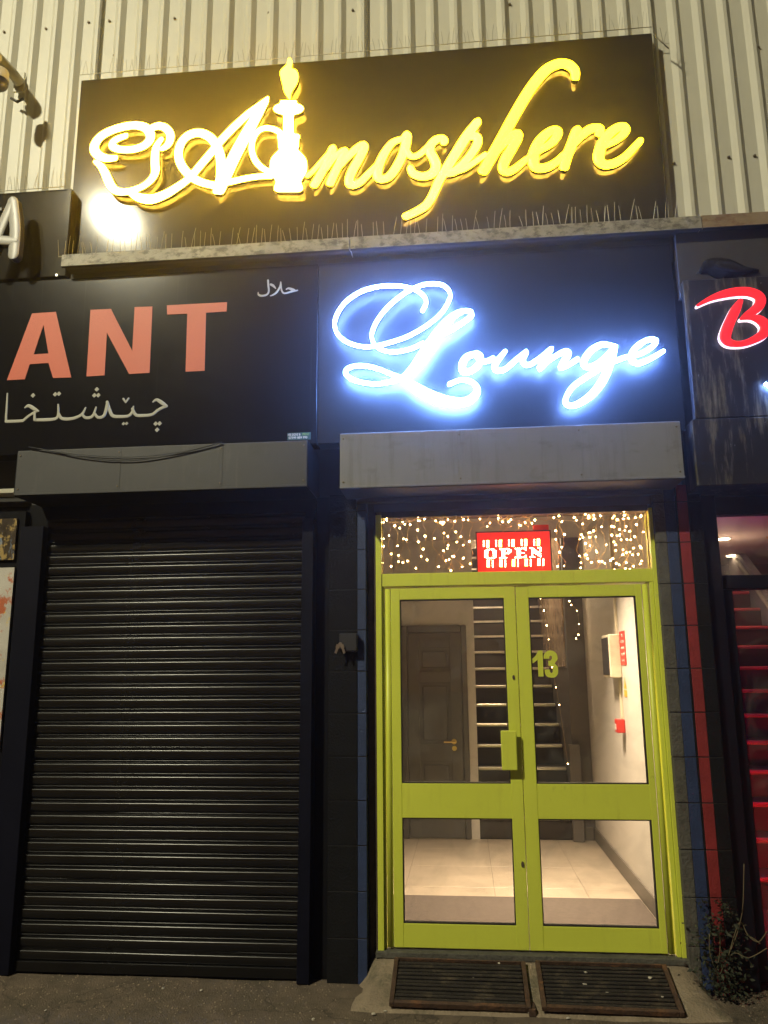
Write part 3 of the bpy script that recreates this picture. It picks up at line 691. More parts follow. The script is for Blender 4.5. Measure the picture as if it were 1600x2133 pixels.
# cables drooping across the housing
def cable(label, pts, r):
    pp = [P(x, y, Y) for x, y, Y in pts]
    o = tube('cable', M['cable'], [Vector(q) for q in spline([tuple(v) for v in pp], 6)], r, None, 6)
    tag(o, label, 'cable', 'cables drooping over the grey shutter housing')
cable('thick black cable drooping lowest across the grey shutter housing', [(60, 931, -0.275), (110, 940, -0.272), (170, 952, -0.272), (240, 959, -0.272), (300, 957, -0.272), (380, 943, -0.272), (462, 921, -0.275)], 0.0035)
cable('thinner black cable drooping just above the thick one on the grey housing', [(62, 932, -0.27), (150, 945, -0.27), (250, 952, -0.27), (330, 948, -0.27), (400, 937, -0.27), (463, 921, -0.272)], 0.0020)

# ------------------------------------------------------------------ right shutter housing over the doorway
rsh2 = thing('shutter_housing', 'pale grey metal shutter housing directly above the lime green doors', 'shutter housing', (0.2, YH, 2.54))
gx0, gx1 = P(708, 960, YH).x, (P(1418, 875, YH).x+P(1425, 993, YH).x)/2
gz0 = (P(708, 1020, YH).z+P(1425, 993, YH).z)/2; gz1 = (P(708, 905, YH).z+P(1418, 875, YH).z)/2
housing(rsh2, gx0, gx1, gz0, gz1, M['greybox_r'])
box('raised_curtain_bar', M['ledge_under'], gx0+0.06, gx1-0.06, -0.03, 0.03, gz0-0.03, gz0-0.002, rsh2, 0.004)

# ------------------------------------------------------------------ masonry piers, block by block
def pier(label, cols, z0, z1, yf, yb=0.25, course=0.225):
    x0, x1 = cols[0][0], cols[-1][1]
    t = thing('masonry_pier', label, 'pier', ((x0+x1)/2, yf, z0))
    box('mortar_core', M['mortar'], x0+0.003, x1-0.003, yf+0.004, yb, z0, z1, t, 0)
    nz = int(math.ceil((z1-z0)/course))
    for (xa, xb, m) in cols:
        for i in range(nz):
            za, zb = z0+i*course+0.0025, min(z1, z0+(i+1)*course-0.0025)
            if zb-za < 0.02: continue
            dy = rnd.uniform(-0.0015, 0.0015)
            bm = bmesh.new(); add_box(bm, xa+0.0008, xb-0.0008, yf+dy, yf+0.10, za, zb, 0.002); bm_obj('block', bm, m, t)
    return t
pL0, pL1, pL2 = P(683, 1600, 0).x, P(745, 1600, 0).x, P(764, 1600, 0).x
pier('black painted block pier with a blue edge between shutter and lime green doors', [(pL0, pL1, M['block']), (pL1, pL2, M['block_blue'])], -0.01, 2.56, 0.0)
box_x = (P(650, 1500, 0.05).x, P(684, 1500, 0.05).x)
q0, q1, q2, q3, q4, q5 = (P(x, 1400, 0).x for x in (1388, 1412, 1436, 1440, 1463, 1492))
pier('right hand block pier painted in grey, blue, red and black stripes', [(q0, q1, M['block_grey']), (q1, q2, M['block_blue']), (q2, q3, M['block']), (q3, q4, M['block_red']), (q4, q5, M['block'])], -0.01, 2.56, 0.0)
t = thing('wall_infill', 'dark recessed strip of wall between the shutter rail and the black pier', 'wall', (-0.79, 0.06, 0))
box('render_strip', M['dark'], slx1+0.062, pL0-0.001, 0.05, 0.24, 0.0, 2.56, t, 0)

# ------------------------------------------------------------------ lime green double door
YD = 0.06
def X2(pt, pb, Y=YD): return (P(pt[0], pt[1], Y).x+P(pb[0], pb[1], Y).x)/2
def ZZ(py, px=1090, Y=YD): return P(px, py, Y).z
zs = P(1100, 1982, YD).z
jl0, jl1 = X2((785, 1225), (787, 1960)), X2((794, 1225), (803, 1960))
ll0 = X2((808, 1225), (818, 1960))
gl0, gl1 = X2((831, 1300), (843, 1900)), X2((1050, 1300), (1076, 1900))
cx = X2((1071, 1230), (1106, 1960))
gr0, gr1 = X2((1101, 1300), (1133, 1900)), X2((1326, 1300), (1374, 1900))
lr1 = X2((1338, 1225), (1398, 1960))
jr0, jr1 = X2((1350, 1225), (1411, 1960)), X2((1378, 1225), (1445, 1960))
z_bt, z_b1 = ZZ(1217), ZZ(1190)         # transom bar
z_top = ZZ(1066)
gz = [ZZ(1929), ZZ(1706), ZZ(1633), ZZ(1245)]
ed = thing('entrance_door', 'lime green double entrance door with glass panes below a lit transom', 'door', ((jl0+jr1)/2, YD, zs))
def part(name, m, x0, x1, y0, y1, z0, z1, parent=ed, bev=0.003): return box(name, m, x0, x1, y0, y1, z0, z1, parent, bev, 2)
part('jamb', M['lime'], jl0, jl1, YD-0.02, YD+0.10, zs-0.01, z_top)
part('jamb', M['lime'], jr0+0.022, jr1, YD-0.02, YD+0.10, zs-0.035, z_top)
part('jamb_stop', M['lime'], jr0, jr0+0.021, YD-0.008, YD+0.09, zs-0.01, z_b1-0.002)
part('jamb_stop', M['lime'], jl1+0.001, jl1+0.013, YD+0.004, YD+0.09, zs-0.01, z_b1-0.002)
part('transom_bar', M['lime'], jl1+0.0005, jr0+0.0215, YD-0.012, YD+0.085, z_bt, z_b1)
part('head', M['timber'], jl1+0.0005, jr0+0.0215, YD-0.01, YD+0.09, z_top-0.015, z_top+0.02)
part('threshold', M['block_grey'], jl0-0.01, jr1+0.01, YD-0.045, YD+0.12, zs-0.035, zs-0.006, ed, 0.004)
tp = part('transom_pane', M['trglass'], jl1+0.004, jr0+0.018, YD-0.004, YD+0.002, z_b1+0.001, z_top-0.016, ed, 0)
for xx in (jl1+0.004, jr0+0.006): part('transom_bead', M['brass'], xx, xx+0.007, YD-0.0105, YD-0.0045, z_b1+0.002, z_top-0.017, ed, 0.001)
for (xx, r) in ((ll0-0.006, 0.016), (lr1+0.008, 0.016)):
    tube('pivot_post', M['lime'], [(xx, YD+0.012, zs+0.004), (xx, YD+0.012, z_bt-0.012)], r, ed, 14)
def leaf(x0, x1, a, b):
    bm = bmesh.new(); y0, y1 = YD, YD+0.045
    zb, zt = zs+0.004, z_bt-0.010
    add_box(bm, x0, a, y0, y1, zb, zt, 0.003, 2); add_box(bm, b, x1, y0, y1, zb, zt, 0.003, 2)
    for (z0_, z1_) in ((zb, gz[0]), (gz[1], gz[2]), (gz[3], zt)): add_box(bm, a-0.001, b+0.001, y0+0.0015, y1-0.0015, z0_, z1_, 0.002)
    o = bm_obj('door_leaf', bm, M['lime'], ed)
    for (z0_, z1_) in ((gz[0], gz[1]), (gz[2], gz[3])):
        g = bmesh.new()
        w_ = 0.005
        for (xa, xb, za, zb_) in ((a, a+w_, z0_, z1_), (b-w_, b, z0_, z1_), (a+w_, b-w_, z0_, z0_+w_), (a+w_, b-w_, z1_-w_, z1_)):
            add_box(g, xa, xb, y0+0.006, y1-0.006, za, zb_)
        bm_obj('gasket', g, M['gasket'], o)
        box('glass_pane', M['glass'], a+0.003, b-0.003, y0+0.020, y0+0.026, z0_+0.003, z1_-0.003, o, 0)
    return o
ll = leaf(ll0+0.012, cx-0.0018, gl0, gl1)
lr = leaf(cx+0.0018, lr1-0.012, gr0, gr1)
h0, h1 = P(1043, 1522, YD-0.05), P(1079, 1605, YD-0.05)
bm = bmesh.new(); add_box(bm, h0.x, h1.x, YD-0.052, YD-0.030, h1.z, h0.z, 0.006, 3); add_box(bm, h0.x+0.030, h1.x-0.004, YD-0.032, YD+0.001, h1.z+0.03, h0.z-0.03, 0.003)
bm_obj('pull_handle', bm, M['lime'], ll)
for (px_, py_, r_, own) in ((1070, 1411, 0.012, ll), (1089, 1801, 0.014, ll)):
    p = P(px_, py_, YD-0.004)
    bm = bmesh.new(); bmesh.ops.create_cone(bm, cap_ends=True, segments=12, radius1=r_, radius2=r_*.8, depth=0.008, matrix=Matrix.Translation((p.x, YD-0.002, p.z)) @ Matrix.Diagonal((0.6, 1, 1.15, 1)) @ Matrix.Rotation(math.pi/2, 4, 'X')); bm_obj('lock_cylinder', bm, M['screw'], own)
p = P(1078, 1214, YD-0.015); box('closer_plate', M['lime'], p.x-0.045, p.x+0.045, YD-0.018, YD-0.013, p.z-0.006, p.z+0.002, ed, 0.001)
# house number 13 fixed on the right leaf's glass
CN, SN = (1080, 1330), 0.075
YN = YD+0.016
num = [[(555, 335), (668, 335), (700, 1055), (560, 1055), (535, 590), (400, 690), (360, 590), (480, 480)]]
num3 = spline([(705, 560), (706, 470), (750, 385), (850, 335), (960, 345), (1050, 410), (1085, 510), (1080, 600), (1010, 690), (1085, 770), (1105, 880), (1090, 1000), (1010, 1080), (900, 1085), (800, 1060), (745, 980), (732, 860)], 2)+[(875, 860), (880, 930), (930, 968), (960, 920), (958, 820), (930, 770), (835, 755), (830, 620), (900, 610), (935, 560), (930, 490), (890, 470), (862, 500), (860, 560)]
for lp in (num[0], num3): extrude_poly('number_digit', [pxloop(lp, CN, SN, YN-0.006)], YN-0.006, YN+0.003, [M['lime']]*3, lr)
part('lintel', M['ledge_under'], jl0-0.01, jr1+0.01, YD-0.005, YD+0.095, z_top+0.021, gz0+0.02, ed, 0.002)
# timber edge strips beside the frame
t = thing('door_surround', 'narrow rough brown timber strip left of the lime green door frame', 'trim', (jl0-0.03, 0.05, 0))
box('timber_strip', M['timber'], pL2+0.001, jl0-0.012, 0.075, 0.15, 0.05, 2.56, t, 0.004)
box('timber_strip', M['timber'], jl0-0.011, jl0-0.001, 0.06, 0.15, 0.05, 2.56, t, 0.002)
t = thing('door_surround', 'rough brown edge strip right of the lime green door frame', 'trim', (jr1+0.01, 0.05, 0))
box('timber_strip', M['timber'], jr1+0.001, q0-0.001, 0.05, 0.15, 0.05, 2.56, t, 0.003)

# ------------------------------------------------------------------ LED open sign behind the transom
YO = YD+0.05
op = thing('led_sign', 'lit red LED window sign reading OPEN behind the transom glass', 'sign', P(1072, 1190, YO))
o0, o1 = P(993, 1110, YO), P(1149, 1191, YO)
box('case', M['led_red'], o0.x, o1.x, YO, YO+0.025, o1.z, o0.z, op, 0.003)
for (xa_, xb_, za_, zb_) in ((o0.x-0.006, o0.x, o1.z-0.006, o0.z+0.006), (o1.x, o1.x+0.006, o1.z-0.006, o0.z+0.006), (o0.x, o1.x, o0.z, o0.z+0.006), (o0.x, o1.x, o1.z-0.006, o1.z)):
    box('case_rim', M['dkplastic'], xa_, xb_, YO-0.004, YO+0.026, za_, zb_, op, 0)
a0_, a1_ = P(1110, 1093, YO), P(1144, 1111, YO)
box('controller_box', M['redsign'], a0_.x, a1_.x, YO+0.004, YO+0.024, a1_.z, a0_.z, op, 0.002)
GL = {'O': ['.####.', '##..##', '##..##', '##..##', '##..##', '##..##', '.####.'],
      'P': ['#####.', '.##.##', '.##.##', '.####.', '.##...', '.##...', '####..'],
      'E': ['######', '.##..#', '.##...', '.####.', '.##...', '.##..#', '######'],
      'N': ['##..##', '.##..#', '.###.#', '.####.', '.#.###', '.#..##', '###..#']}
SO = 0.1375
def dots(name, cells, m):
    bm = bmesh.new()
    for x, y in cells:
        p = P(960+x*SO, 1090+y*SO, YO-0.002)
        bmesh.ops.create_icosphere(bm, subdivisions=1, radius=0.0030, matrix=Matrix.Translation(p))
    return bm_obj(name, bm, m, op)
for ch, x0_, y0_ in (('O', 372, 400), ('P', 598, 392), ('E', 830, 384), ('N', 1052, 376)):
    cells = []
    for r, row in enumerate(GL[ch]):
        for c, v in enumerate(row):
            if v == '#': cells.append((x0_+c*31, y0_+r*22.5-c*1.0))
    dots('letter_leds', cells, M['led_white'])
for i in range(5):
    x = 345+192*i; y = 272-6*i
    dots('led_bar', [(x, y+25*k) for k in range(4)], M['led_white'])
    dots('led_bar', [(x+62+dx, y-4+22*k) for k in range(5) for dx in (-13, 13)], M['led_yellow'])
    x = 415+192*i; y = 568-6*i
    dots('led_bar', [(x+dx, y+22*k) for k in range(5) for dx in (-13, 13)], M['led_yellow'])
    dots('led_bar', [(x+68, y+2+22*k) for k in range(5)], M['led_white'])

# ------------------------------------------------------------------ fairy lights behind the transom
bulb_me = None
def bulb(p, parent):
    global bulb_me
    if bulb_me is None:
        bm = bmesh.new(); bmesh.ops.create_icosphere(bm, subdivisions=1, radius=0.0042); o = bm_obj('bulb', bm, M['bulb'], parent); bulb_me = o.data
    else:
        o = link(bpy.data.objects.new('bulb', bulb_me), parent)
    o.location = p
    k_ = rnd.choice((0.75, 0.9, 1.0, 1.0, 1.15, 1.35)); o.scale = (k_, k_, k_)
    return o
M['fairywire'] = mat('copper_fairy_wire', (0.75, 0.55, 0.3), 0.4, 0.3)
fl_ = thing('fairy_lights', 'warm fairy light curtain hanging behind the transom glass', 'string lights', P(1075, 1070, YD+0.035))
def strand(x, ytop, ybot, n, amp, Y):
    pts = []; N_ = 26
    ph = rnd.uniform(0, 6)
    for i in range(N_):
        f = i/(N_-1)
        pts.append(P(x+amp*math.sin(ph+f*11+math.sin(f*5+ph))*0.7+amp*0.4*math.sin(f*23+ph*2), ytop+(ybot-ytop)*f, Y+0.008*math.sin(f*9+ph)))
    s = tube('strand', M['fairywire'], [Vector(v) for v in spline([tuple(p) for p in pts], 2)], 0.0013, fl_, 4)
    for k in range(n):
        i = min(N_-1, max(0, int((k+rnd.uniform(0.2, 0.8))/n*N_)))
        bulb(pts[i]+Vector((rnd.uniform(-.012, .012), -0.004, rnd.uniform(-.006, .006))), s)
for x, n, amp in ((797, 4, 3), (812, 4, 5), (838, 5, 5), (850, 3, 4), (874, 5, 6), (886, 4, 5), (905, 3, 8), (922, 4, 7), (938, 5, 8), (952, 5, 8), (966, 4, 7), (980, 3, 5), (1162, 5, 5), (1172, 4, 6), (1205, 5, 6), (1217, 6, 6), (1230, 5, 7), (1245, 4, 6), (1258, 3, 6), (1276, 7, 5), (1284, 6, 5), (1292, 6, 6), (1304, 5, 7), (1318, 5, 6), (1330, 6, 5), (1298, 5, 8), (1312, 4, 8), (1224, 4, 9), (1238, 4, 8), (1338, 4, 3), (930, 3, 8), (826, 3, 6)):
    strand(x, 1072-(x-1075)*0.014, rnd.uniform(1182, 1191), n, amp, YD+0.03+rnd.uniform(-.01, .012))
for x in (1005, 1020, 1040, 1052, 1062, 1078, 1085, 1096, 1100, 1105):
    strand(x, 1074, rnd.uniform(1098, 1108), 1, 5, YD+0.034)
for a_, b_ in ((795, 870), (860, 960), (950, 1060), (1050, 1150), (1140, 1235), (1220, 1342)):
    pts = [P(a_+(b_-a_)*i/14, 1075-(a_-1075)*.014+rnd.uniform(0, 6)+8*math.sin(i/14*math.pi), YD+0.03) for i in range(15)]
    s = tube('strand', M['fairywire'], [Vector(v) for v in spline([tuple(p) for p in pts], 2)], 0.0013, fl_, 4)
    for i in (2, 9): bulb(pts[i], s)

# ------------------------------------------------------------------ entrance hall
ZF = 0.128
XH0, XH1, YBK, ZC = -0.64, 1.092, 3.01, 2.78
def structure(name, label, m, *a, bev=0):
    o = box(name, m, *a, None, bev); tag(o, label, None, None, 'structure'); return o
fl0 = structure('hall_floor', 'tiled floor of the entrance hall', M['grout'], XH0, XH1, YD+0.13, YBK+0.02, ZF-0.05, ZF-0.004)
tw = 0.6
for j in range(5):
    for i in range(-2, 3):
        xa = max(XH0+0.002, 0.16+(i-0.0)*tw+0.0015); xb = min(XH1-0.002, 0.16+(i+1)*tw-0.0015)
        ya = YD+0.14+j*tw+0.0015; yb = min(YBK, YD+0.14+(j+1)*tw-0.0015)
        if xb-xa < 0.03 or yb-ya < 0.03: continue
        bm = bmesh.new(); add_box(bm, xa, xb, ya, yb, ZF-0.0039, ZF, 0.001); bm_obj('tile', bm, M['tile'], fl0)
structure('hall_wall_right', 'white right wall of the entrance hall', M['wall_white'], XH1, XH1+0.12, YD+0.115, YBK+4.4, ZF-0.05, 6.0)
structure('hall_wall_left', 'white left wall of the entrance hall', M['wall_white'], XH0-0.12, XH0, YD+0.115, YBK, ZF-0.05, ZC)
wb = structure('hall_wall_back', 'pale back wall of the entrance hall around the grey door', M['wall_white'], XH0-0.1, 0.098, YBK, YBK+0.10, ZF-0.05, 5.6)
structure('stairwell_wall_left', 'pale left wall of the stairwell', M['wall_white'], 0.0, 0.098, YBK+0.101, YBK+4.4, ZF, 5.6)
structure('stairwell_wall_end', 'dark end wall of the stairwell', M['wall_grey'], 0.0, XH1, YBK+4.42, YBK+4.5, ZF, 6.0)
structure('hall_ceiling', 'white ceiling of the entrance hall', M['wall_white'], XH0, XH1, YD+0.115, YBK+0.02, ZC, ZC+0.1)
structure('hall_wall_dark', 'dark grey wall piece right of the stairs', M['wall_grey'], 0.93, XH1-0.001, YBK, YBK+0.10, ZF, 3.6)
structure('stairwell_wall_right', 'dark grey right wall of the stairwell', M['wall_grey'], 0.93, 0.99, YBK+0.101, YBK+4.4, ZF, 5.6)
for (xa, xb, ya, yb) in ((XH1-0.014, XH1-0.0005, YD+0.14, YBK-0.002),):
    sk = box('skirting', M['skirt'], xa, xb, ya, yb, ZF+0.0005, ZF+0.11, None, 0.003); tag(sk, 'grey skirting board along the white right hall wall', 'skirting')
sk = box('skirting', M['skirt'], 0.934, XH1-0.016, YBK-0.014, YBK-0.0005, ZF+0.0005, ZF+0.11, None, 0.003); tag(sk, 'short dark skirting right of the staircase foot', 'skirting')
# mat inside the door
dm = box('door_mat', M['mat'], XH0+0.03, XH1-0.02, YD+0.15, 1.15, ZF+0.0004, ZF+0.009, None, 0.003); tag(dm, 'grey entrance mat on the tiled floor behind the glass doors', 'mat')
# internal panelled door
idr = thing('interior_door', 'dark grey panelled interior door on the back wall of the hall', 'door', (-0.26, YBK, ZF))
dx0, dx1, dzt = -0.515, -0.030, 1.915
box('door_frame', M['greydoor'], dx0-0.075, dx0-0.004, YBK-0.03, YBK-0.0005, ZF, dzt+0.07, idr, 0.006)
box('door_frame', M['greydoor'], dx1+0.004, dx1+0.055, YBK-0.03, YBK-0.0005, ZF, dzt+0.07, idr, 0.006)
box('door_frame', M['greydoor'], dx0-0.003, dx1+0.003, YBK-0.03, YBK-0.0005, dzt+0.004, dzt+0.07, idr, 0.006)
bm = bmesh.new()
y0, y1 = YBK-0.022, YBK-0.001
xs_ = [dx0, dx0+0.10, dx1-0.10, dx1]
zp = [ZF+0.008, ZF+0.20, 0.78, 0.93, 1.47, 1.57, 1.78, dzt]
add_box(bm, xs_[0], xs_[1], y0, y1, zp[0], zp[-1], 0.002); add_box(bm, xs_[2], xs_[3], y0, y1, zp[0], zp[-1], 0.002)
for (za, zb) in ((zp[0], zp[1]), (zp[2], zp[3]), (zp[4], zp[5]), (zp[6], zp[7])): add_box(bm, xs_[1]-.001, xs_[2]+.001, y0+0.001, y1, za, zb, 0.002)
dl = bm_obj('door_leaf', bm, M['greydoor'], idr)
for (za, zb) in ((zp[1], zp[2]), (zp[3], zp[4]), (zp[5], zp[6])):
    bm = bmesh.new(); add_box(bm, xs_[1], xs_[2], YBK-0.008, YBK-0.002, za, zb); add_box(bm, xs_[1]+0.03, xs_[2]-0.03, YBK-0.017, YBK-0.0085, za+0.03, zb-0.03, 0.007); bm_obj('door_panel', bm, M['greydoor'], dl)
p = P(946, 1545, YBK-0.03)
bm = bmesh.new(); bmesh.ops.create_cone(bm, cap_ends=True, segments=14, radius1=0.024, radius2=0.022, depth=0.008, matrix=Matrix.Translation((p.x, YBK-0.026, p.z)) @ Matrix.Rotation(math.pi/2, 4, 'X'))
tube_bm(bm, [(p.x, YBK-0.026, p.z), (p.x, YBK-0.06, p.z), (p.x-0.02, YBK-0.066, p.z), (p.x-0.09, YBK-0.064, p.z)], 0.008, 8); bm_obj('lever_handle', bm, M['brass'], dl)
bm = bmesh.new(); bmesh.ops.create_cone(bm, cap_ends=True, segments=14, radius1=0.022, radius2=0.020, depth=0.008, matrix=Matrix.Translation((p.x+0.002, YBK-0.026, p.z-0.058)) @ Matrix.Rotation(math.pi/2, 4, 'X')); bm_obj('key_rose', bm, M['brass'], dl)
# staircase
stc = thing('staircase', 'dark staircase with bright metal nosings rising behind the glass doors', 'staircase', (0.5, YBK, ZF))
RS, GO, YS1 = 0.185, 0.215, YBK+0.03
for n_ in range(1, 18):
    y = YS1+GO*(n_-1); z = ZF+RS*n_
    box('step', M['stair'], 0.100, 0.928, y, y+GO+0.03, z-RS+0.001, z-0.004, stc, 0)
    box('nosing', M['nosing'], 0.106, 0.922, y-0.022, y+0.035, z-0.030, z, stc, 0.006)
box('newel_box', M['wall_grey'], 0.89, 0.985, YBK-0.10, YBK-0.016, ZF+0.001, ZF+0.80, stc, 0.004)
# lit marbled panel on the stairwell's right wall
pg = box('wall_panel', M['panelgold'], 0.915, 0.929, YBK+0.11, YBK+2.3, 1.60, 3.9, None, 0.002); tag(pg, 'marbled gold panel high on the stairwell wall behind the number', 'panel')
# things on the right wall of the hall
YW = XH1
def wall_pt(px, py, X=XH1-0.02): return PX(px, py, X)
ap = thing('alarm_panel', 'cream wall mounted alarm control panel on the right hall wall', 'control panel', wall_pt(1270, 1410))
a, b = PX(1258, 1330, XH1-0.07), PX(1282, 1412, XH1-0.07)
pc = wall_pt(1275, 1370, XH1-0.04)
box('case', M['cream_plastic'], XH1-0.08, XH1-0.0005, pc.y-0.13, pc.y+0.15, pc.z-0.14, pc.z+0.16, ap, 0.006)
box('case_door', M['dkplastic'], XH1-0.086, XH1-0.0805, pc.y-0.11, pc.y+0.13, pc.z-0.12, pc.z+0.14, ap, 0.002)
rs = thing('notice', 'red fire safety notice with white text on the right hall wall', 'notice', wall_pt(1300, 1350))
pc2 = wall_pt(1297, 1350, XH1-0.004)
box('plate', M['redsign'], XH1-0.004, XH1-0.0005, pc2.y-0.09, pc2.y+0.09, pc2.z-0.115, pc2.z+0.115, rs, 0)
for i, (wd, hh_) in enumerate(((0.05, 0.03), (0.11, 0.028), (0.12, 0.022), (0.11, 0.022), (0.09, 0.022))):
    text_mesh('print_line', ('FIRE', 'ACTION', 'ON HEARING', 'THE ALARM', 'LEAVE')[i], hh_, (XH1-0.0048, pc2.y, pc2.z+0.085-0.042*i), M['whiteprint'], rs, rot=(math.pi/2, 0, -math.pi/2), width=wd)
cp = thing('call_point', 'small red fire alarm call point low on the right hall wall', 'call point', wall_pt(1290, 1510))
pc3 = wall_pt(1291, 1512, XH1-0.03)
box('case', M['redsign'], XH1-0.055, XH1-0.0005, pc3.y-0.045, pc3.y+0.045, pc3.z-0.045, pc3.z+0.045, cp, 0.004)
box('press_plate', M['whiteprint'], XH1-0.058, XH1-0.0555, pc3.y-0.012, pc3.y+0.02, pc3.z-0.025, pc3.z+0.012, cp, 0.001)
tk = box('cable_trunking', M['cream_plastic'], XH1-0.018, XH1-0.0005, pc3.y-0.012, pc3.y+0.012, pc3.z+0.0455, ZC-0.002, None, 0.002); tag(tk, 'thin white cable trunking above the red call point', 'trunking')
ws = thing('warning_sticker', 'small yellow warning triangle sticker beside the alarm panel', 'sticker', wall_pt(1304, 1420))
pc4 = wall_pt(1302, 1425, XH1-0.002)
mesh('triangle', [(XH1-0.002, pc4.y-0.045, pc4.z-0.03), (XH1-0.002, pc4.y+0.045, pc4.z-0.03), (XH1-0.002, pc4.y, pc4.z+0.05)], [(0, 1, 2)], M['yellow'], ws)
box('text_plate', M['yellow'], XH1-0.003, XH1-0.0005, pc4.y-0.045, pc4.y+0.045, pc4.z-0.085, pc4.z-0.04, ws, 0)
# added bulbs imitating fairy light reflections in the door glass
f2 = thing('fairy_lights', 'few bulbs imitating fairy light reflections in the glass beside the staircase', 'string lights', (0.8, YBK-0.2, 2.3))
for lst in ([(1186, 1252), (1190, 1260), (1202, 1272), (1206, 1300), (1205, 1322), (1200, 1330)], [(1240, 1249), (1244, 1267), (1246, 1287), (1248, 1307)], [(1126, 1247), (1133, 1272), (1139, 1303), (1143, 1332), (1150, 1390), (1158, 1432), (1165, 1468), (1183, 1591)]):
    pp = [P(x, y, YBK-0.25) for x, y in lst]
    s = tube('strand', M['fairywire'], [Vector(v) for v in spline([tuple(v) for v in pp], 3)], 0.0010, f2, 4)
    for q in pp: bulb(q, s)
wl = thing('wall_lamp', 'warm wall lamp high up in the stairwell', 'lamp', (0.12, YBK+0.9, 2.9))
box('lamp_body', M['whiteprint'], 0.099, 0.16, YBK+0.8, YBK+1.0, 2.85, 3.05, wl, 0.01, 2)
ld2 = bpy.data.lights.new('stair_lamp_light', 'POINT'); ld2.energy = 45; ld2.color = (1.0, 0.72, 0.42); ld2.shadow_soft_size = 0.06
lo2 = bpy.data.objects.new('stair_lamp_light', ld2); lo2.location = (0.30, YBK+0.9, 2.92); link(lo2); lo2['kind'] = 'helper'
# hall ceiling lamp
hl = thing('ceiling_lamp', 'round warm ceiling lamp just inside the entrance hall', 'lamp', (0.45, 0.95, ZC))
bm = bmesh.new(); bmesh.ops.create_cone(bm, cap_ends=True, segments=28, radius1=0.17, radius2=0.19, depth=0.05, matrix=Matrix.Translation((0.45, 0.95, ZC-0.026))); bm_obj('lamp_body', bm, M['whiteprint'], hl)
ld = bpy.data.lights.new('hall_lamp_light', 'AREA'); ld.shape = 'DISK'; ld.size = 0.30; ld.energy = HALL_POWER; ld.spread = math.radians(92); ld.color = (1.0, 0.74, 0.48)
lo = bpy.data.objects.new('hall_lamp_light', ld); lo.location = (0.45, 0.95, ZC-0.055); link(lo); lo['kind'] = 'helper'

# ------------------------------------------------------------------ shop on the right: frame, glass, red stairs
YR = 0.12
rf = thing('shop_front', 'black framed glazed shop front at the right edge', 'shop front', (1.6, YR, 0))
rx0 = (P(1485, 1075, YR).x+P(1552, 1800, YR).x)/2
xp = P(1490, 1135, YR).x
xs1 = (P(1521, 1231, YR).x+P(1575, 1740, YR).x)/2
XSW = 4.7
box('frame_post', M['frame_black'], q5+0.001, xp, YR-0.07, YR+0.05, 0.0, 2.75, rf, 0.004)
tz0, tz1 = P(1540, 1228, YR).z, P(1540, 1199, YR).z
box('frame_bar', M['frame_black'], xp+0.001, 4.6, YR-0.03, YR+0.05, tz0, tz1, rf, 0.004)
tzt = P(1540, 1073, YR).z
box('frame_head', M['frame_black'], xp+0.001, 4.6, YR-0.03, YR+0.05, tzt, 2.75, rf, 0.004)
box('door_stile', M['frame_black'], xp+0.001, xs1, YR-0.02, YR+0.03, 0.03, tz0-0.002, rf, 0.004)
box('threshold', M['frame_black'], xs1+0.001, 4.6, YR-0.02, YR+0.04, 0.03, 0.10, rf, 0.004)
box('glass_pane', M['glass'], xp, 4.6, YR+0.004, YR+0.010, tz1, tzt, rf, 0)
box('glass_pane', M['glass'], xs1, 4.6, YR+0.004, YR+0.010, 0.10, tz0-0.001, rf, 0)
ZSC = 2.75
structure('shop_floor', 'floor of the right hand shop', M['carpet'], q5-0.05, XSW, YR+0.06, 5.2, 0.0, 0.10)
structure('shop_ceiling', 'pinkish ceiling of the right hand shop', M['shopceil'], q5-0.05, XSW, YR+0.06, 5.1, ZSC, 2.9)
structure('shop_wall_left', 'left wall of the right hand shop', M['shopwall'], q5-0.06, q5, YR+0.06, 5.2, 0.1, ZSC-0.001)
structure('shop_wall_right', 'right wall of the right hand shop', M['shopwall'], XSW, XSW+0.1, YR+0.06, 5.2, 0.1, ZSC-0.001)
structure('shop_wall_back', 'back wall of the right hand shop', M['shopwall'], q5, XSW, 5.0, 5.09, 0.1, ZSC-0.001)
rst = thing('staircase', 'red carpeted staircase seen through the right hand shop glass', 'staircase', (2.2, 1.1, 0.1))
for n_ in range(1, 14):
    y = 1.1+0.25*(n_-1); z = 0.10+0.186*n_
    box('step', M['carpet'], q5+0.01, 2.86, y, y+0.28, z-0.186+0.001, z-0.004, rst, 0)
    box('nosing', M['rednose'], q5+0.012, 2.858, y-0.02, y+0.03, z-0.03, z, rst, 0.01)
sw = [(0.95, 0.10), (4.4, 0.10), (4.4, 2.74), (4.05, 2.74), (0.95, 0.10+0.42)]
mesh('side_wall', [(x, y, z) for x in (2.862, 2.93) for y, z in sw], [(0, 1, 2, 3, 4), (9, 8, 7, 6, 5)]+[(i, i+5, (i+1) % 5+5, (i+1) % 5) for i in range(5)], M['shopwall'], rst)
def rail(nm, m, x, z_off, r):
    tube(nm, m, [(x, 1.0, 0.28+z_off), (x, 4.2-z_off, 0.28+z_off+(3.2-z_off)*0.744)], r, rst, 8)
rail('skirting_rail', M['palewood'], 2.85, 0.10, 0.020); rail('handrail', M['orangewood'], 2.80, 0.95, 0.022)
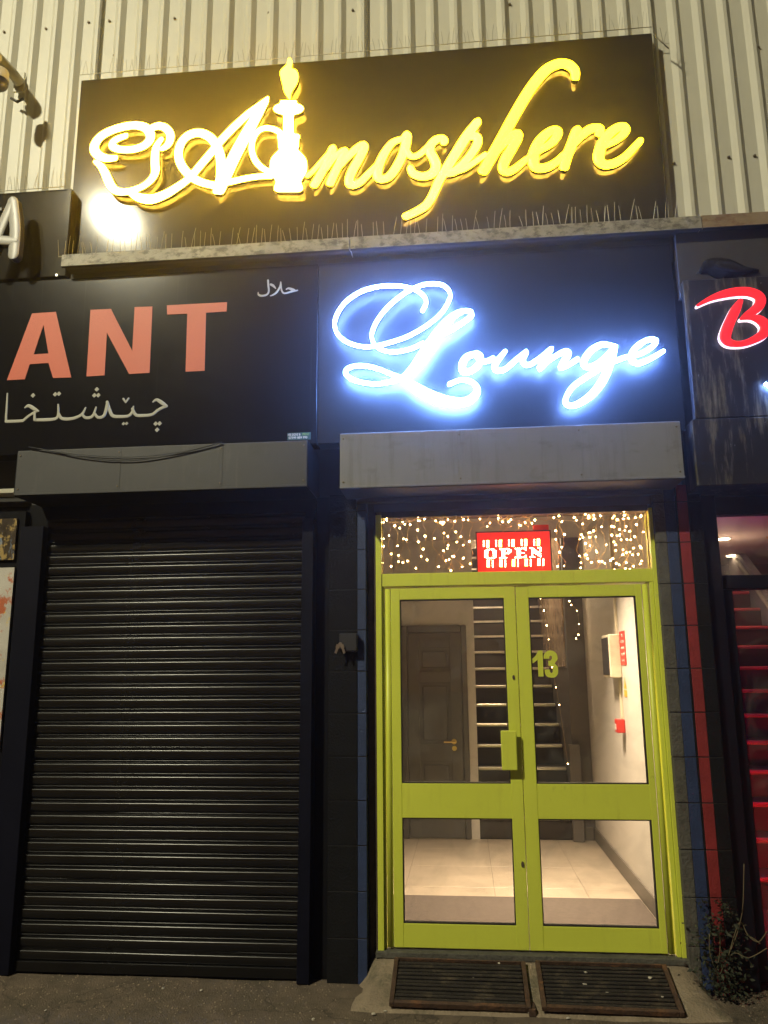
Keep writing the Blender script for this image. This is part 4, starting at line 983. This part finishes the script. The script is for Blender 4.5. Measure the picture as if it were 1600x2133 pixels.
for (px_, py_, lb) in ((1507, 1121, 'nearer small round downlight in the right hand shop ceiling'), (1524, 1156, 'farther small round downlight in the right hand shop ceiling')):
    p = PZ(px_, py_, ZSC-0.002)
    d_ = thing('downlight', lb, 'downlight', p, 'downlights in the right hand shop')
    bm = bmesh.new(); bmesh.ops.create_cone(bm, cap_ends=True, segments=16, radius1=0.065, radius2=0.07, depth=0.008, matrix=Matrix.Translation((p.x, p.y, ZSC-0.005))); bm_obj('bezel', bm, M['whiteprint'], d_)
    bm = bmesh.new(); bmesh.ops.create_cone(bm, cap_ends=True, segments=16, radius1=0.052, radius2=0.052, depth=0.006, matrix=Matrix.Translation((p.x, p.y, ZSC-0.0125))); bm_obj('lens', bm, M['downlight'], d_)
    l_ = bpy.data.lights.new('downlight_light', 'POINT'); l_.energy = 6.0; l_.color = (1.0, 0.7, 0.45); l_.shadow_soft_size = 0.04
    q = bpy.data.objects.new('downlight_light', l_); q.location = (p.x, p.y, ZSC-0.30); link(q); q['kind'] = 'helper'
rb = thing('led_strip', 'red LED strip along the wall inside the right hand shop', 'LED strip', (2.85, 0.65, 0.1))
M['redled'] = emis('red_led_strip', (1.0, 0.03, 0.06), 260.0)
box('led_bar', M['redled'], 2.835, 2.858, 0.35, 1.0, 0.62, 0.66, rb, 0)
box('bracket', M['frame_black'], 2.8585, 2.93, 0.60, 0.66, 0.1, 0.67, rb, 0)

bl = thing('led_strip', 'added unseen blue light bar on the left wall inside the right hand shop', 'LED strip', (q5+0.01, 1.6, 1.3))
M['added_blue'] = emis('added_blue_glow', (0.06, 0.08, 1.0), 26.0)
box('led_bar', M['added_blue'], q5+0.001, q5+0.02, 0.9, 2.2, 1.80, 1.83, bl, 0)  # unseen bar added to tint the red stairs blue

# ------------------------------------------------------------------ shop window poster, far left
M['poster'] = mat('food_poster_print', (0.55, 0.52, 0.47), 0.35, 0, 0.15, 6, stain=((0.50, 0.13, 0.05), 0.52, 0.56, (5, 5, 4.0), 0.95, 0.7), streak=((0.75, 0.55, 0.08), 0.60, 0.63, (7, 7, 6), 0.95, 6.0))
M['poster2'] = mat('dark_food_poster_print', (0.05, 0.035, 0.02), 0.35, 0, 0.4, 20, stain=((0.40, 0.28, 0.10), 0.52, 0.58, (18, 18, 14), 0.9, 0.7), streak=((0.25, 0.35, 0.5), 0.58, 0.64, (12, 12, 4), 0.8, 9.0))
po = thing('window_poster', 'food photo posters in the dark shop window at the left edge', 'poster', (-2.95, 0.05, 0.9))
wx = P(33, 1300, 0.04).x
box('poster_sheet', M['poster'], -3.4, P(27, 1300, 0.035).x-0.02, 0.035, 0.05, P(0, 1560, 0.035).z, P(20, 1182, 0.035).z, po, 0)
box('poster_sheet', M['poster2'], -3.4, P(33, 1150, 0.035).x-0.01, 0.036, 0.05, P(20, 1166, 0.035).z, P(20, 1080, 0.035).z, po, 0)
box('poster_backing', M['dark'], -6.0, slx0-0.136, 0.055, 0.099, 0.0, 2.56, po, 0)
lg = box('window_trim', M['white_metal'], -5.4, P(30, 1025, -0.05).x, -0.05, 0.05, P(10, 1027, -0.05).z, P(10, 1018, -0.05).z, None, 0.002); tag(lg, 'thin white trim strip left of the grey shutter housing', 'trim')
t = thing('window_reveal', 'black wall strip between poster window and the shutter', 'wall', (-2.75, 0.02, 0))
box('render_strip', M['dark'], P(32, 1500, 0.02).x-0.03, slx0-0.1355, 0.0, 0.054, 0.0, 2.52, t, 0.003)

# ------------------------------------------------------------------ ramp, threshold and matting grates
rz = zs-0.036
rx_0, rx_1 = P(772, 2000, -0.02).x, P(1475, 2010, -0.02).x
def ramp():
    vs_, fs = [], []
    xs = [rx_0-0.10+(rx_1-rx_0+0.16)*i/44 for i in range(45)]
    ys = [0.20-0.66*j/24 for j in range(25)]
    for y in ys:
        for x in xs:
            f = max(0.0, min(1.0, (0.02-y)/0.36)); z = rz*(1-f**1.15)
            e = min(x-(rx_0-0.05), (rx_1+0.0)-x)
            s = max(0.0, min(1.0, (e+0.02+0.03*mnoise.noise(Vector((y*6, x*.3, 0))))/0.11)); s = s*s*(3-2*s)
            if y > 0.02: s = max(s, 0.0)
            vs_.append((x, y, z*s+0.004*mnoise.noise(Vector((x*9, y*9, 1)))-(0.03 if (f >= 1 or s <= 0) else 0)))
    n = len(xs)
    for j in range(24):
        for i in range(n-1): fs.append((j*n+i, (j+1)*n+i, (j+1)*n+i+1, j*n+i+1))
    o = mesh('entrance_ramp', vs_, fs, M['concrete'], smooth=True)
    tag(o, 'worn concrete ramp up to the lime green doors', None, None, 'structure')
ramp()
def grate(label, c):
    """c: px corners back-left, back-right, front-right, front-left on the ramp surface"""
    yb, yf = -0.015, -0.325
    zb, zf = rz-0.002, 0.022
    pts = [P(c[0][0], c[0][1], yb), P(c[1][0], c[1][1], yb), P(c[2][0], c[2][1], yf), P(c[3][0], c[3][1], yf)]
    xl, xr = (pts[0].x+pts[3].x)/2, (pts[1].x+pts[2].x)/2
    t = thing('scraper_mat', label, 'mat', ((xl+xr)/2, yf, zf), 'scraper mats on the ramp')
    ang = math.atan2(zb-zf, yb-yf); L_ = math.hypot(zb-zf, yb-yf)
    Mx = Matrix.Translation(((xl+xr)/2, yf, zf+0.010)) @ Matrix.Rotation(ang, 4, 'X')
    def lb(name, m, x0, x1, y0, y1, z0, z1, bev=0.002):
        bm = bmesh.new(); add_box(bm, x0, x1, y0, y1, z0, z1, bev)
        for v in bm.verts: v.co += Vector((0, 0, 0.007*mnoise.noise(Vector((v.co.x*5, v.co.y*9, xl)))))
        bmesh.ops.transform(bm, matrix=Mx, verts=bm.verts); bm_obj(name, bm, m, t)
    h = (xr-xl)/2
    lb('tray', M['dark'], -h+0.02, h-0.02, 0.012, L_-0.01, -0.012, -0.003)
    for (x0, x1, y0, y1) in ((-h, -h+0.022, 0, L_), (h-0.022, h, 0, L_), (-h+0.0225, h-0.0225, 0, 0.02), (-h+0.0225, h-0.0225, L_-0.008, L_)): lb('frame_bar', M['gratefr'], x0, x1, y0, y1, -0.012, 0.012)
    nb = 11
    for i in range(nb):
        y = 0.026+(L_-0.04)*i/nb
        lb('matting_strip', M['grate'], -h+0.024, h-0.024, y, y+(L_-0.04)/nb*0.62, -0.0028, 0.007+rnd.uniform(-0.002, 0.002), 0.003)
grate('left ribbed scraper mat in a rusty frame on the concrete ramp', [(820, 2002), (1090, 2002), (1112, 2113), (813, 2110)])
grate('right ribbed scraper mat in a rusty frame on the concrete ramp', [(1117, 2004), (1385, 2014), (1430, 2112), (1128, 2114)])
gp = box('ramp_divider', M['gratefr'], P(1100, 2050, -0.15).x-0.012, P(1100, 2050, -0.15).x+0.022, -0.33, -0.02, 0.0, 0.035, None, 0.004); tag(gp, 'rusty divider bar between the two scraper mats', 'bar')

# ------------------------------------------------------------------ key switch box on the pier
ks = thing('key_switch_box', 'small black lock box with keys hanging on the black pier', 'lock box', P(720, 1340, -0.03))
a, b = P(706, 1319, -0.055), P(744, 1357, -0.055)
box('case', M['dkplastic'], a.x, b.x, -0.055, -0.002, b.z, a.z, ks, 0.006)
p = P(709, 1342, -0.062)
bm = bmesh.new(); bmesh.ops.create_cone(bm, cap_ends=True, segments=12, radius1=0.012, radius2=0.011, depth=0.012, matrix=Matrix.Translation((p.x, -0.058, p.z)) @ Matrix.Rotation(math.pi/2, 4, 'X')); bm_obj('lock_cylinder', bm, M['chrome'], ks)
for dx, rot in ((-0.008, 0.35), (0.008, -0.3)):
    bm = bmesh.new(); add_box(bm, -0.007, 0.007, -0.001, 0.001, -0.052, -0.004, 0.0008); add_box(bm, -0.011, 0.011, -0.0014, 0.0014, -0.022, -0.002, 0.001)
    bmesh.ops.transform(bm, matrix=Matrix.Translation((p.x+dx, -0.068, p.z)) @ Matrix.Rotation(rot, 4, 'Y'), verts=bm.verts); bm_obj('key', bm, M['chrome'], ks)

# ------------------------------------------------------------------ bird spikes
def spike_mesh(name, h, lean, m, r=0.0011):
    bm = bmesh.new(); tube_bm(bm, [(0, 0, 0), (lean*0.4, -abs(lean)*0.2, h*0.5), (lean, -abs(lean)*0.3, h)], [r, r, r*0.8], 4)
    me = bpy.data.meshes.new(name); bmesh.ops.recalc_face_normals(bm, faces=bm.faces); bm.to_mesh(me); bm.free(); me.materials.append(m); return me
def spikes(label, p0, p1, n, h, m, base=True):
    t = thing('bird_spike_strip', label, 'bird spikes', p0, 'bird spike strips')
    V0, V1 = Vector(p0), Vector(p1)
    mes = [spike_mesh('spike', h*(0.8+0.1*k), (k-2)*0.007, m) for k in range(5)]
    for i in range(n):
        if rnd.random() < 0.08: continue
        o = link(bpy.data.objects.new('spike', mes[rnd.randrange(5)]), t)
        o.location = V0.lerp(V1, (i+rnd.uniform(-.25, .25))/(n-1))+Vector((0, rnd.uniform(-0.008, 0.008), 0))
        o.rotation_euler = (rnd.uniform(-.15, .2), rnd.uniform(-.10, .10), rnd.uniform(0, .3))
    d = (V1-V0).length
    tube('spike_base', M['white_metal'], [V0+Vector((0, 0, 0.002)), V1+Vector((0, 0, 0.002))], 0.003, t, 4)
spikes('steel bird spikes along the ledge below the yellow script sign', (sx0+0.02, -0.195, lz1+0.002), (sx1, -0.195, lz1+0.002), 120, 0.105, M['wire'])
spikes('fine bird spikes along the top edge of the yellow script sign', (sx0+0.01, -0.10, sz1), (sx1-0.01, -0.10, sz1), 130, 0.095, M['wire_d'])
spikes('bird spikes on top of the small black sign at upper left', (a0.x-0.1, -0.15, az1), (P(150, 395, YA).x-0.04, -0.15, az1), 24, 0.11, M['wire_d'])
tw_ = thing('bird_spike_strip', 'broken bird spike strip sticking out at the sign upper right corner', 'bird spikes', P(1370, 78, -0.08), 'bird spike strips')
p = P(1362, 72, -0.1)
tube('spike_base', M['wire_d'], [p, P(1393, 101, -0.1)], 0.004, tw_, 5)
for (xa, ya) in ((1375, 58), (1388, 66), (1372, 84), (1394, 90)): tube('spike', M['wire_d'], [P(1382, 92, -0.1), P(xa, ya, -0.12)], 0.0015, tw_, 4)

# ------------------------------------------------------------------ CCTV camera, upper left
cc = thing('security_camera', 'dome security camera on a pale swan neck bracket at upper left', 'camera', P(20, 170, -0.1))
wp = P(46, 172, 0.005)
box('wall_plate', M['white_metal'], wp.x-0.055, wp.x+0.020, -0.004, 0.011, wp.z-0.075, wp.z+0.075, cc, 0.004)
e0 = P(-8, 118, -0.26)
tube('arm', M['white_metal'], [Vector(v) for v in spline([(wp.x-0.01, -0.004, wp.z-0.01), (wp.x-0.03, -0.08, wp.z+0.015), (wp.x-0.09, -0.17, wp.z+0.07), tuple(e0), (e0.x-0.04, -0.29, e0.z-0.02)], 5)], 0.036, cc, 12)
dc = P(-2, 172, -0.28)
bm = bmesh.new(); bmesh.ops.create_cone(bm, cap_ends=True, segments=24, radius1=0.058, radius2=0.050, depth=0.07, matrix=Matrix.Translation((dc.x, dc.y, dc.z+0.05))); bm_obj('housing', bm, M['white_metal'], cc)
bm = bmesh.new(); bmesh.ops.create_uvsphere(bm, u_segments=24, v_segments=14, radius=0.056, matrix=Matrix.Translation((dc.x, dc.y, dc.z))); bm_obj('dome', bm, M['dkplastic'], cc, True)
tube('cable_gland', M['dkplastic'], [P(24, 205, -0.03), P(36, 212, -0.06), P(48, 206, -0.03)], 0.010, cc, 8)
jb = box('cable_clip', M['white_metal'], P(45, 392, -0.05).x, P(62, 392, -0.05).x, -0.07, -0.03, az1+0.001, az1+0.022, None, 0.003); tag(jb, 'small white cable clip on the upper left sign top', 'clip')

# ------------------------------------------------------------------ pigeon resting on the red sign's panel
def pigeon():
    t = thing('pigeon', 'dark pigeon resting on top of the red script sign panel', 'bird', P(1510, 578, YB+0.03))
    base = P(1508, 577, YB+0.04); base.z = bz1
    S = [(-0.130, 0.066, 0.006, 0.006), (-0.124, 0.072, 0.018, 0.016), (-0.108, 0.088, 0.030, 0.032), (-0.085, 0.096, 0.038, 0.042), (-0.055, 0.086, 0.048, 0.058), (-0.015, 0.076, 0.056, 0.066), (0.030, 0.070, 0.054, 0.060), (0.070, 0.064, 0.044, 0.044), (0.100, 0.062, 0.034, 0.026), (0.130, 0.058, 0.027, 0.014), (0.165, 0.054, 0.026, 0.008), (0.185, 0.051, 0.020, 0.004)]
    bm = bmesh.new(); rings = []
    for x, z, ry, rz_ in S:
        rings.append([bm.verts.new((base.x+x, base.y+ry*math.cos(a), base.z+z+rz_*math.sin(a))) for a in [2*math.pi*k/14 for k in range(14)]])
    for r0, r1 in zip(rings, rings[1:]):
        for k in range(14): bm.faces.new((r0[k], r0[(k+1) % 14], r1[(k+1) % 14], r1[k]))
    bm.faces.new(rings[0]); bm.faces.new(rings[-1])
    bm_obj('body', bm, M['feather'], t, True)
    for s in (-1, 1):
        bm = bmesh.new(); rr = []
        for x, z, w_ in ((-0.06, 0.085, 0.006), (-0.03, 0.085, 0.030), (0.03, 0.072, 0.032), (0.09, 0.062, 0.018), (0.14, 0.056, 0.006)):
            yy = s*(0.050 if x < 0.05 else 0.034)
            rr.append([bm.verts.new((base.x+x, base.y+yy+s*0.010*math.sin(a), base.z+z+w_*math.cos(a)-0.01)) for a in [2*math.pi*k/8 for k in range(8)]])
        for r0, r1 in zip(rr, rr[1:]):
            for k in range(8): bm.faces.new((r0[k], r0[(k+1) % 8], r1[(k+1) % 8], r1[k]))
        bm.faces.new(rr[0]); bm.faces.new(rr[-1]); bm_obj('wing', bm, M['feather_l'] if s < 0 else M['feather'], t, True)
        tube('foot', M['gratefr'], [(base.x-0.01, base.y+s*0.02, base.z+0.03), (base.x-0.012, base.y+s*0.02, base.z+0.004), (base.x-0.035, base.y+s*0.022, base.z+0.003)], 0.003, t, 5)
    tube('beak', M['dkplastic'], [(base.x-0.128, base.y, base.z+0.072), (base.x-0.142, base.y, base.z+0.062), (base.x-0.148, base.y, base.z+0.052)], [0.005, 0.004, 0.001], t, 6)
pigeon()

# ------------------------------------------------------------------ weed at the foot of the right pier
def weed():
    b = P(1505, 2040, -0.05); b.z = 0.0
    t = thing('weed_plant', 'scruffy dark weed growing at the foot of the striped pier', 'plant', (b.x, b.y, 0))
    verts, faces = [], []
    for i in range(1500):
        u = rnd.random()
        z = 0.02+0.42*u**1.2
        wdt = 0.13*(1-0.35*u)
        c = Vector((b.x+rnd.gauss(0, wdt*0.55)-0.02*(1-u), b.y+rnd.uniform(-0.09, 0.03), z))
        if mnoise.noise(c*14) < -0.15: continue
        s = rnd.uniform(0.006, 0.018)
        d = Vector((rnd.gauss(0, 1), rnd.gauss(0, 1)-.5, rnd.gauss(0, .7))).normalized()
        e = d.cross(Vector((rnd.gauss(0, 1), rnd.gauss(0, 1), rnd.gauss(0, 1)))).normalized()
        k = len(verts)
        verts += [c-d*s, c+e*s*0.45, c+d*s, c-e*s*0.45]
        faces.append((k, k+1, k+2, k+3))
    f = mesh('foliage', verts, faces, M['leaf'], t); f['kind'] = 'stuff'
    for pts in ([(1500, 2030), (1530, 1960), (1542, 1920), (1548, 1880), (1550, 1800)], [(1515, 2000), (1540, 1922), (1558, 1948), (1580, 1962), (1598, 1940)], [(1510, 2010), (1530, 1985), (1560, 1995), (1598, 1975)], [(1550, 1945), (1570, 1955), (1584, 1966)], [(1490, 2040), (1500, 1980), (1498, 1930)], [(1500, 2040), (1480, 1990), (1478, 1945)]):
        pp = [P(x, y, -0.06-0.03*i) for i, (x, y) in enumerate(pts)]
        tube('stem', M['stem'], [Vector(v) for v in spline([tuple(v) for v in pp], 4)], 0.0024, t, 5)
weed()

# ------------------------------------------------------------------ litter scraps
def litter(px_, py_, on, size, label):
    if on == 'ground': p = PZ(px_, py_, 0.006)
    else:
        f_ = (py_-2002)/110.0; y = -0.02-0.30*f_; p = P(px_, py_, y); p.z += 0.004
    bm = bmesh.new(); bmesh.ops.create_icosphere(bm, subdivisions=1, radius=1.0)
    for v in bm.verts: v.co = Vector((v.co.x*size*rnd.uniform(.6, 1.5), v.co.y*size*rnd.uniform(.5, 1.1), v.co.z*size*rnd.uniform(.25, .6)))
    bmesh.ops.transform(bm, matrix=Matrix.Translation(p) @ Matrix.Rotation(rnd.uniform(0, 3), 4, 'Z'), verts=bm.verts)
    o = bm_obj('litter_scrap', bm, M['paper']); tag(o, label, 'litter', 'scraps of litter by the entrance')
for (x, y, s) in ((986, 2040, 0.014), (835, 2009, 0.010), (910, 2068, 0.009), (966, 2055, 0.008), (1218, 2052, 0.013), (1265, 2070, 0.010), (1355, 2038, 0.012), (1380, 2078, 0.008), (1220, 2027, 0.011), (1040, 2008, 0.008), (1105, 2112, 0.011)):
    litter(x, y, 'ramp', s, 'tiny pale scrap of litter lying on the %s scraper mat' % ('left' if x < 1113 else 'right'))
for (x, y, s) in ((778, 2112, 0.013), (803, 2106, 0.009), (340, 2058, 0.009), (727, 2024, 0.011), (652, 2123, 0.011), (1440, 2090, 0.010), (1538, 2060, 0.011), (1585, 2075, 0.010), (420, 2062, 0.010), (95, 2104, 0.007), (1183, 2120, 0.010)):
    litter(x, y, 'ground', s, 'tiny pale scrap of litter on the pavement %s' % ('before the black shutter' if x < 700 else 'left of the concrete ramp' if x < 900 else 'in front of the scraper mats' if x < 1400 else 'beside the weed'))
rnd2 = random.Random(3)
vs_, fs_ = [], []
for i in range(2600):
    x, y = rnd2.uniform(-3.2, 2.4), -abs(rnd2.gauss(0, 0.45))+0.02
    if rx_0-0.1 < x < rx_1+0.1 and y > -0.4: continue
    s = rnd2.uniform(0.0015, 0.006); k = len(vs_); a = rnd2.uniform(0, 3)
    z0 = 0.010*mnoise.noise(Vector((x*2.1, y*2.1, 0)))
    c, d = math.cos(a)*s, math.sin(a)*s
    vs_ += [(x+c, y+d, z0), (x-d, y+c, z0), (x-c, y-d, z0), (x+d, y-c, z0), (x, y, z0+s*1.1)]
    fs_ += [(k, k+1, k+4), (k+1, k+2, k+4), (k+2, k+3, k+4), (k+3, k, k+4)]
gr = mesh('gravel', vs_, fs_, M['concrete']); tag(gr, 'scattered grit along the foot of the shop fronts', 'grit', None, 'stuff')

# ------------------------------------------------------------------ street lamp behind the camera that lights the front
Q = P(240, 455, YS); dq = Q-CAM
LPOS = Q + Vector((dq.x, -dq.y, dq.z))*(7.8/dq.y)
sl_ = thing('street_lamp', 'tall street lamp across the pavement whose light falls on the signs', 'street lamp', (LPOS.x-0.9, LPOS.y, 0))
tube('post', M['white_metal'], [(LPOS.x-0.9, LPOS.y, 0), (LPOS.x-0.9, LPOS.y, LPOS.z-1.0), (LPOS.x-0.8, LPOS.y, LPOS.z-0.1), (LPOS.x-0.4, LPOS.y, LPOS.z+0.14), (LPOS.x+0.1, LPOS.y, LPOS.z+0.16)], [0.09, 0.07, 0.05, 0.045, 0.04], sl_, 12)
AIM = (Vector((-0.3, 0.0, 2.6))-LPOS).normalized()
rotm = AIM.to_track_quat('-Z', 'Y').to_matrix().to_4x4()
bm = bmesh.new(); add_box(bm, -0.32, 0.32, -0.20, 0.20, 0.012, 0.14, 0.03, 2); bmesh.ops.transform(bm, matrix=Matrix.Translation(LPOS) @ rotm, verts=bm.verts); bm_obj('lamp_head', bm, M['dkplastic'], sl_)
ll_ = bpy.data.lights.new('street_lamp_light', 'AREA'); ll_.shape = 'RECTANGLE'; ll_.size = 0.34; ll_.size_y = 0.18; ll_.energy = LAMP_POWER; ll_.color = LAMP_COL
lo = bpy.data.objects.new('street_lamp_light', ll_); lo.matrix_world = Matrix.Translation(LPOS+AIM*0.02) @ rotm; link(lo); lo['kind'] = 'helper'

# ------------------------------------------------------------------ added thin haze imitating lens bloom round the signs
bm = bmesh.new(); add_box(bm, -14, 9, -14, 9, -1.0, LPOS.z+1.2)
hz = bm_obj('haze', bm, [])
hm = bpy.data.materials.new('bloom_haze'); hm.use_nodes = True
N, L = hm.node_tree.nodes, hm.node_tree.links
N.remove(N['Principled BSDF'])
pv = N.new('ShaderNodeVolumePrincipled')
pv.inputs['Color'].default_value = (0.95, 0.95, 0.95, 1)
pv.inputs['Density'].default_value = 0.0072
pv.inputs['Anisotropy'].default_value = 0.90
L.new(pv.outputs[0], N['Material Output'].inputs['Volume'])
hz.data.materials.append(hm)
tag(hz, 'added thin haze imitating lens bloom round the lit signs', 'haze', None, 'stuff')
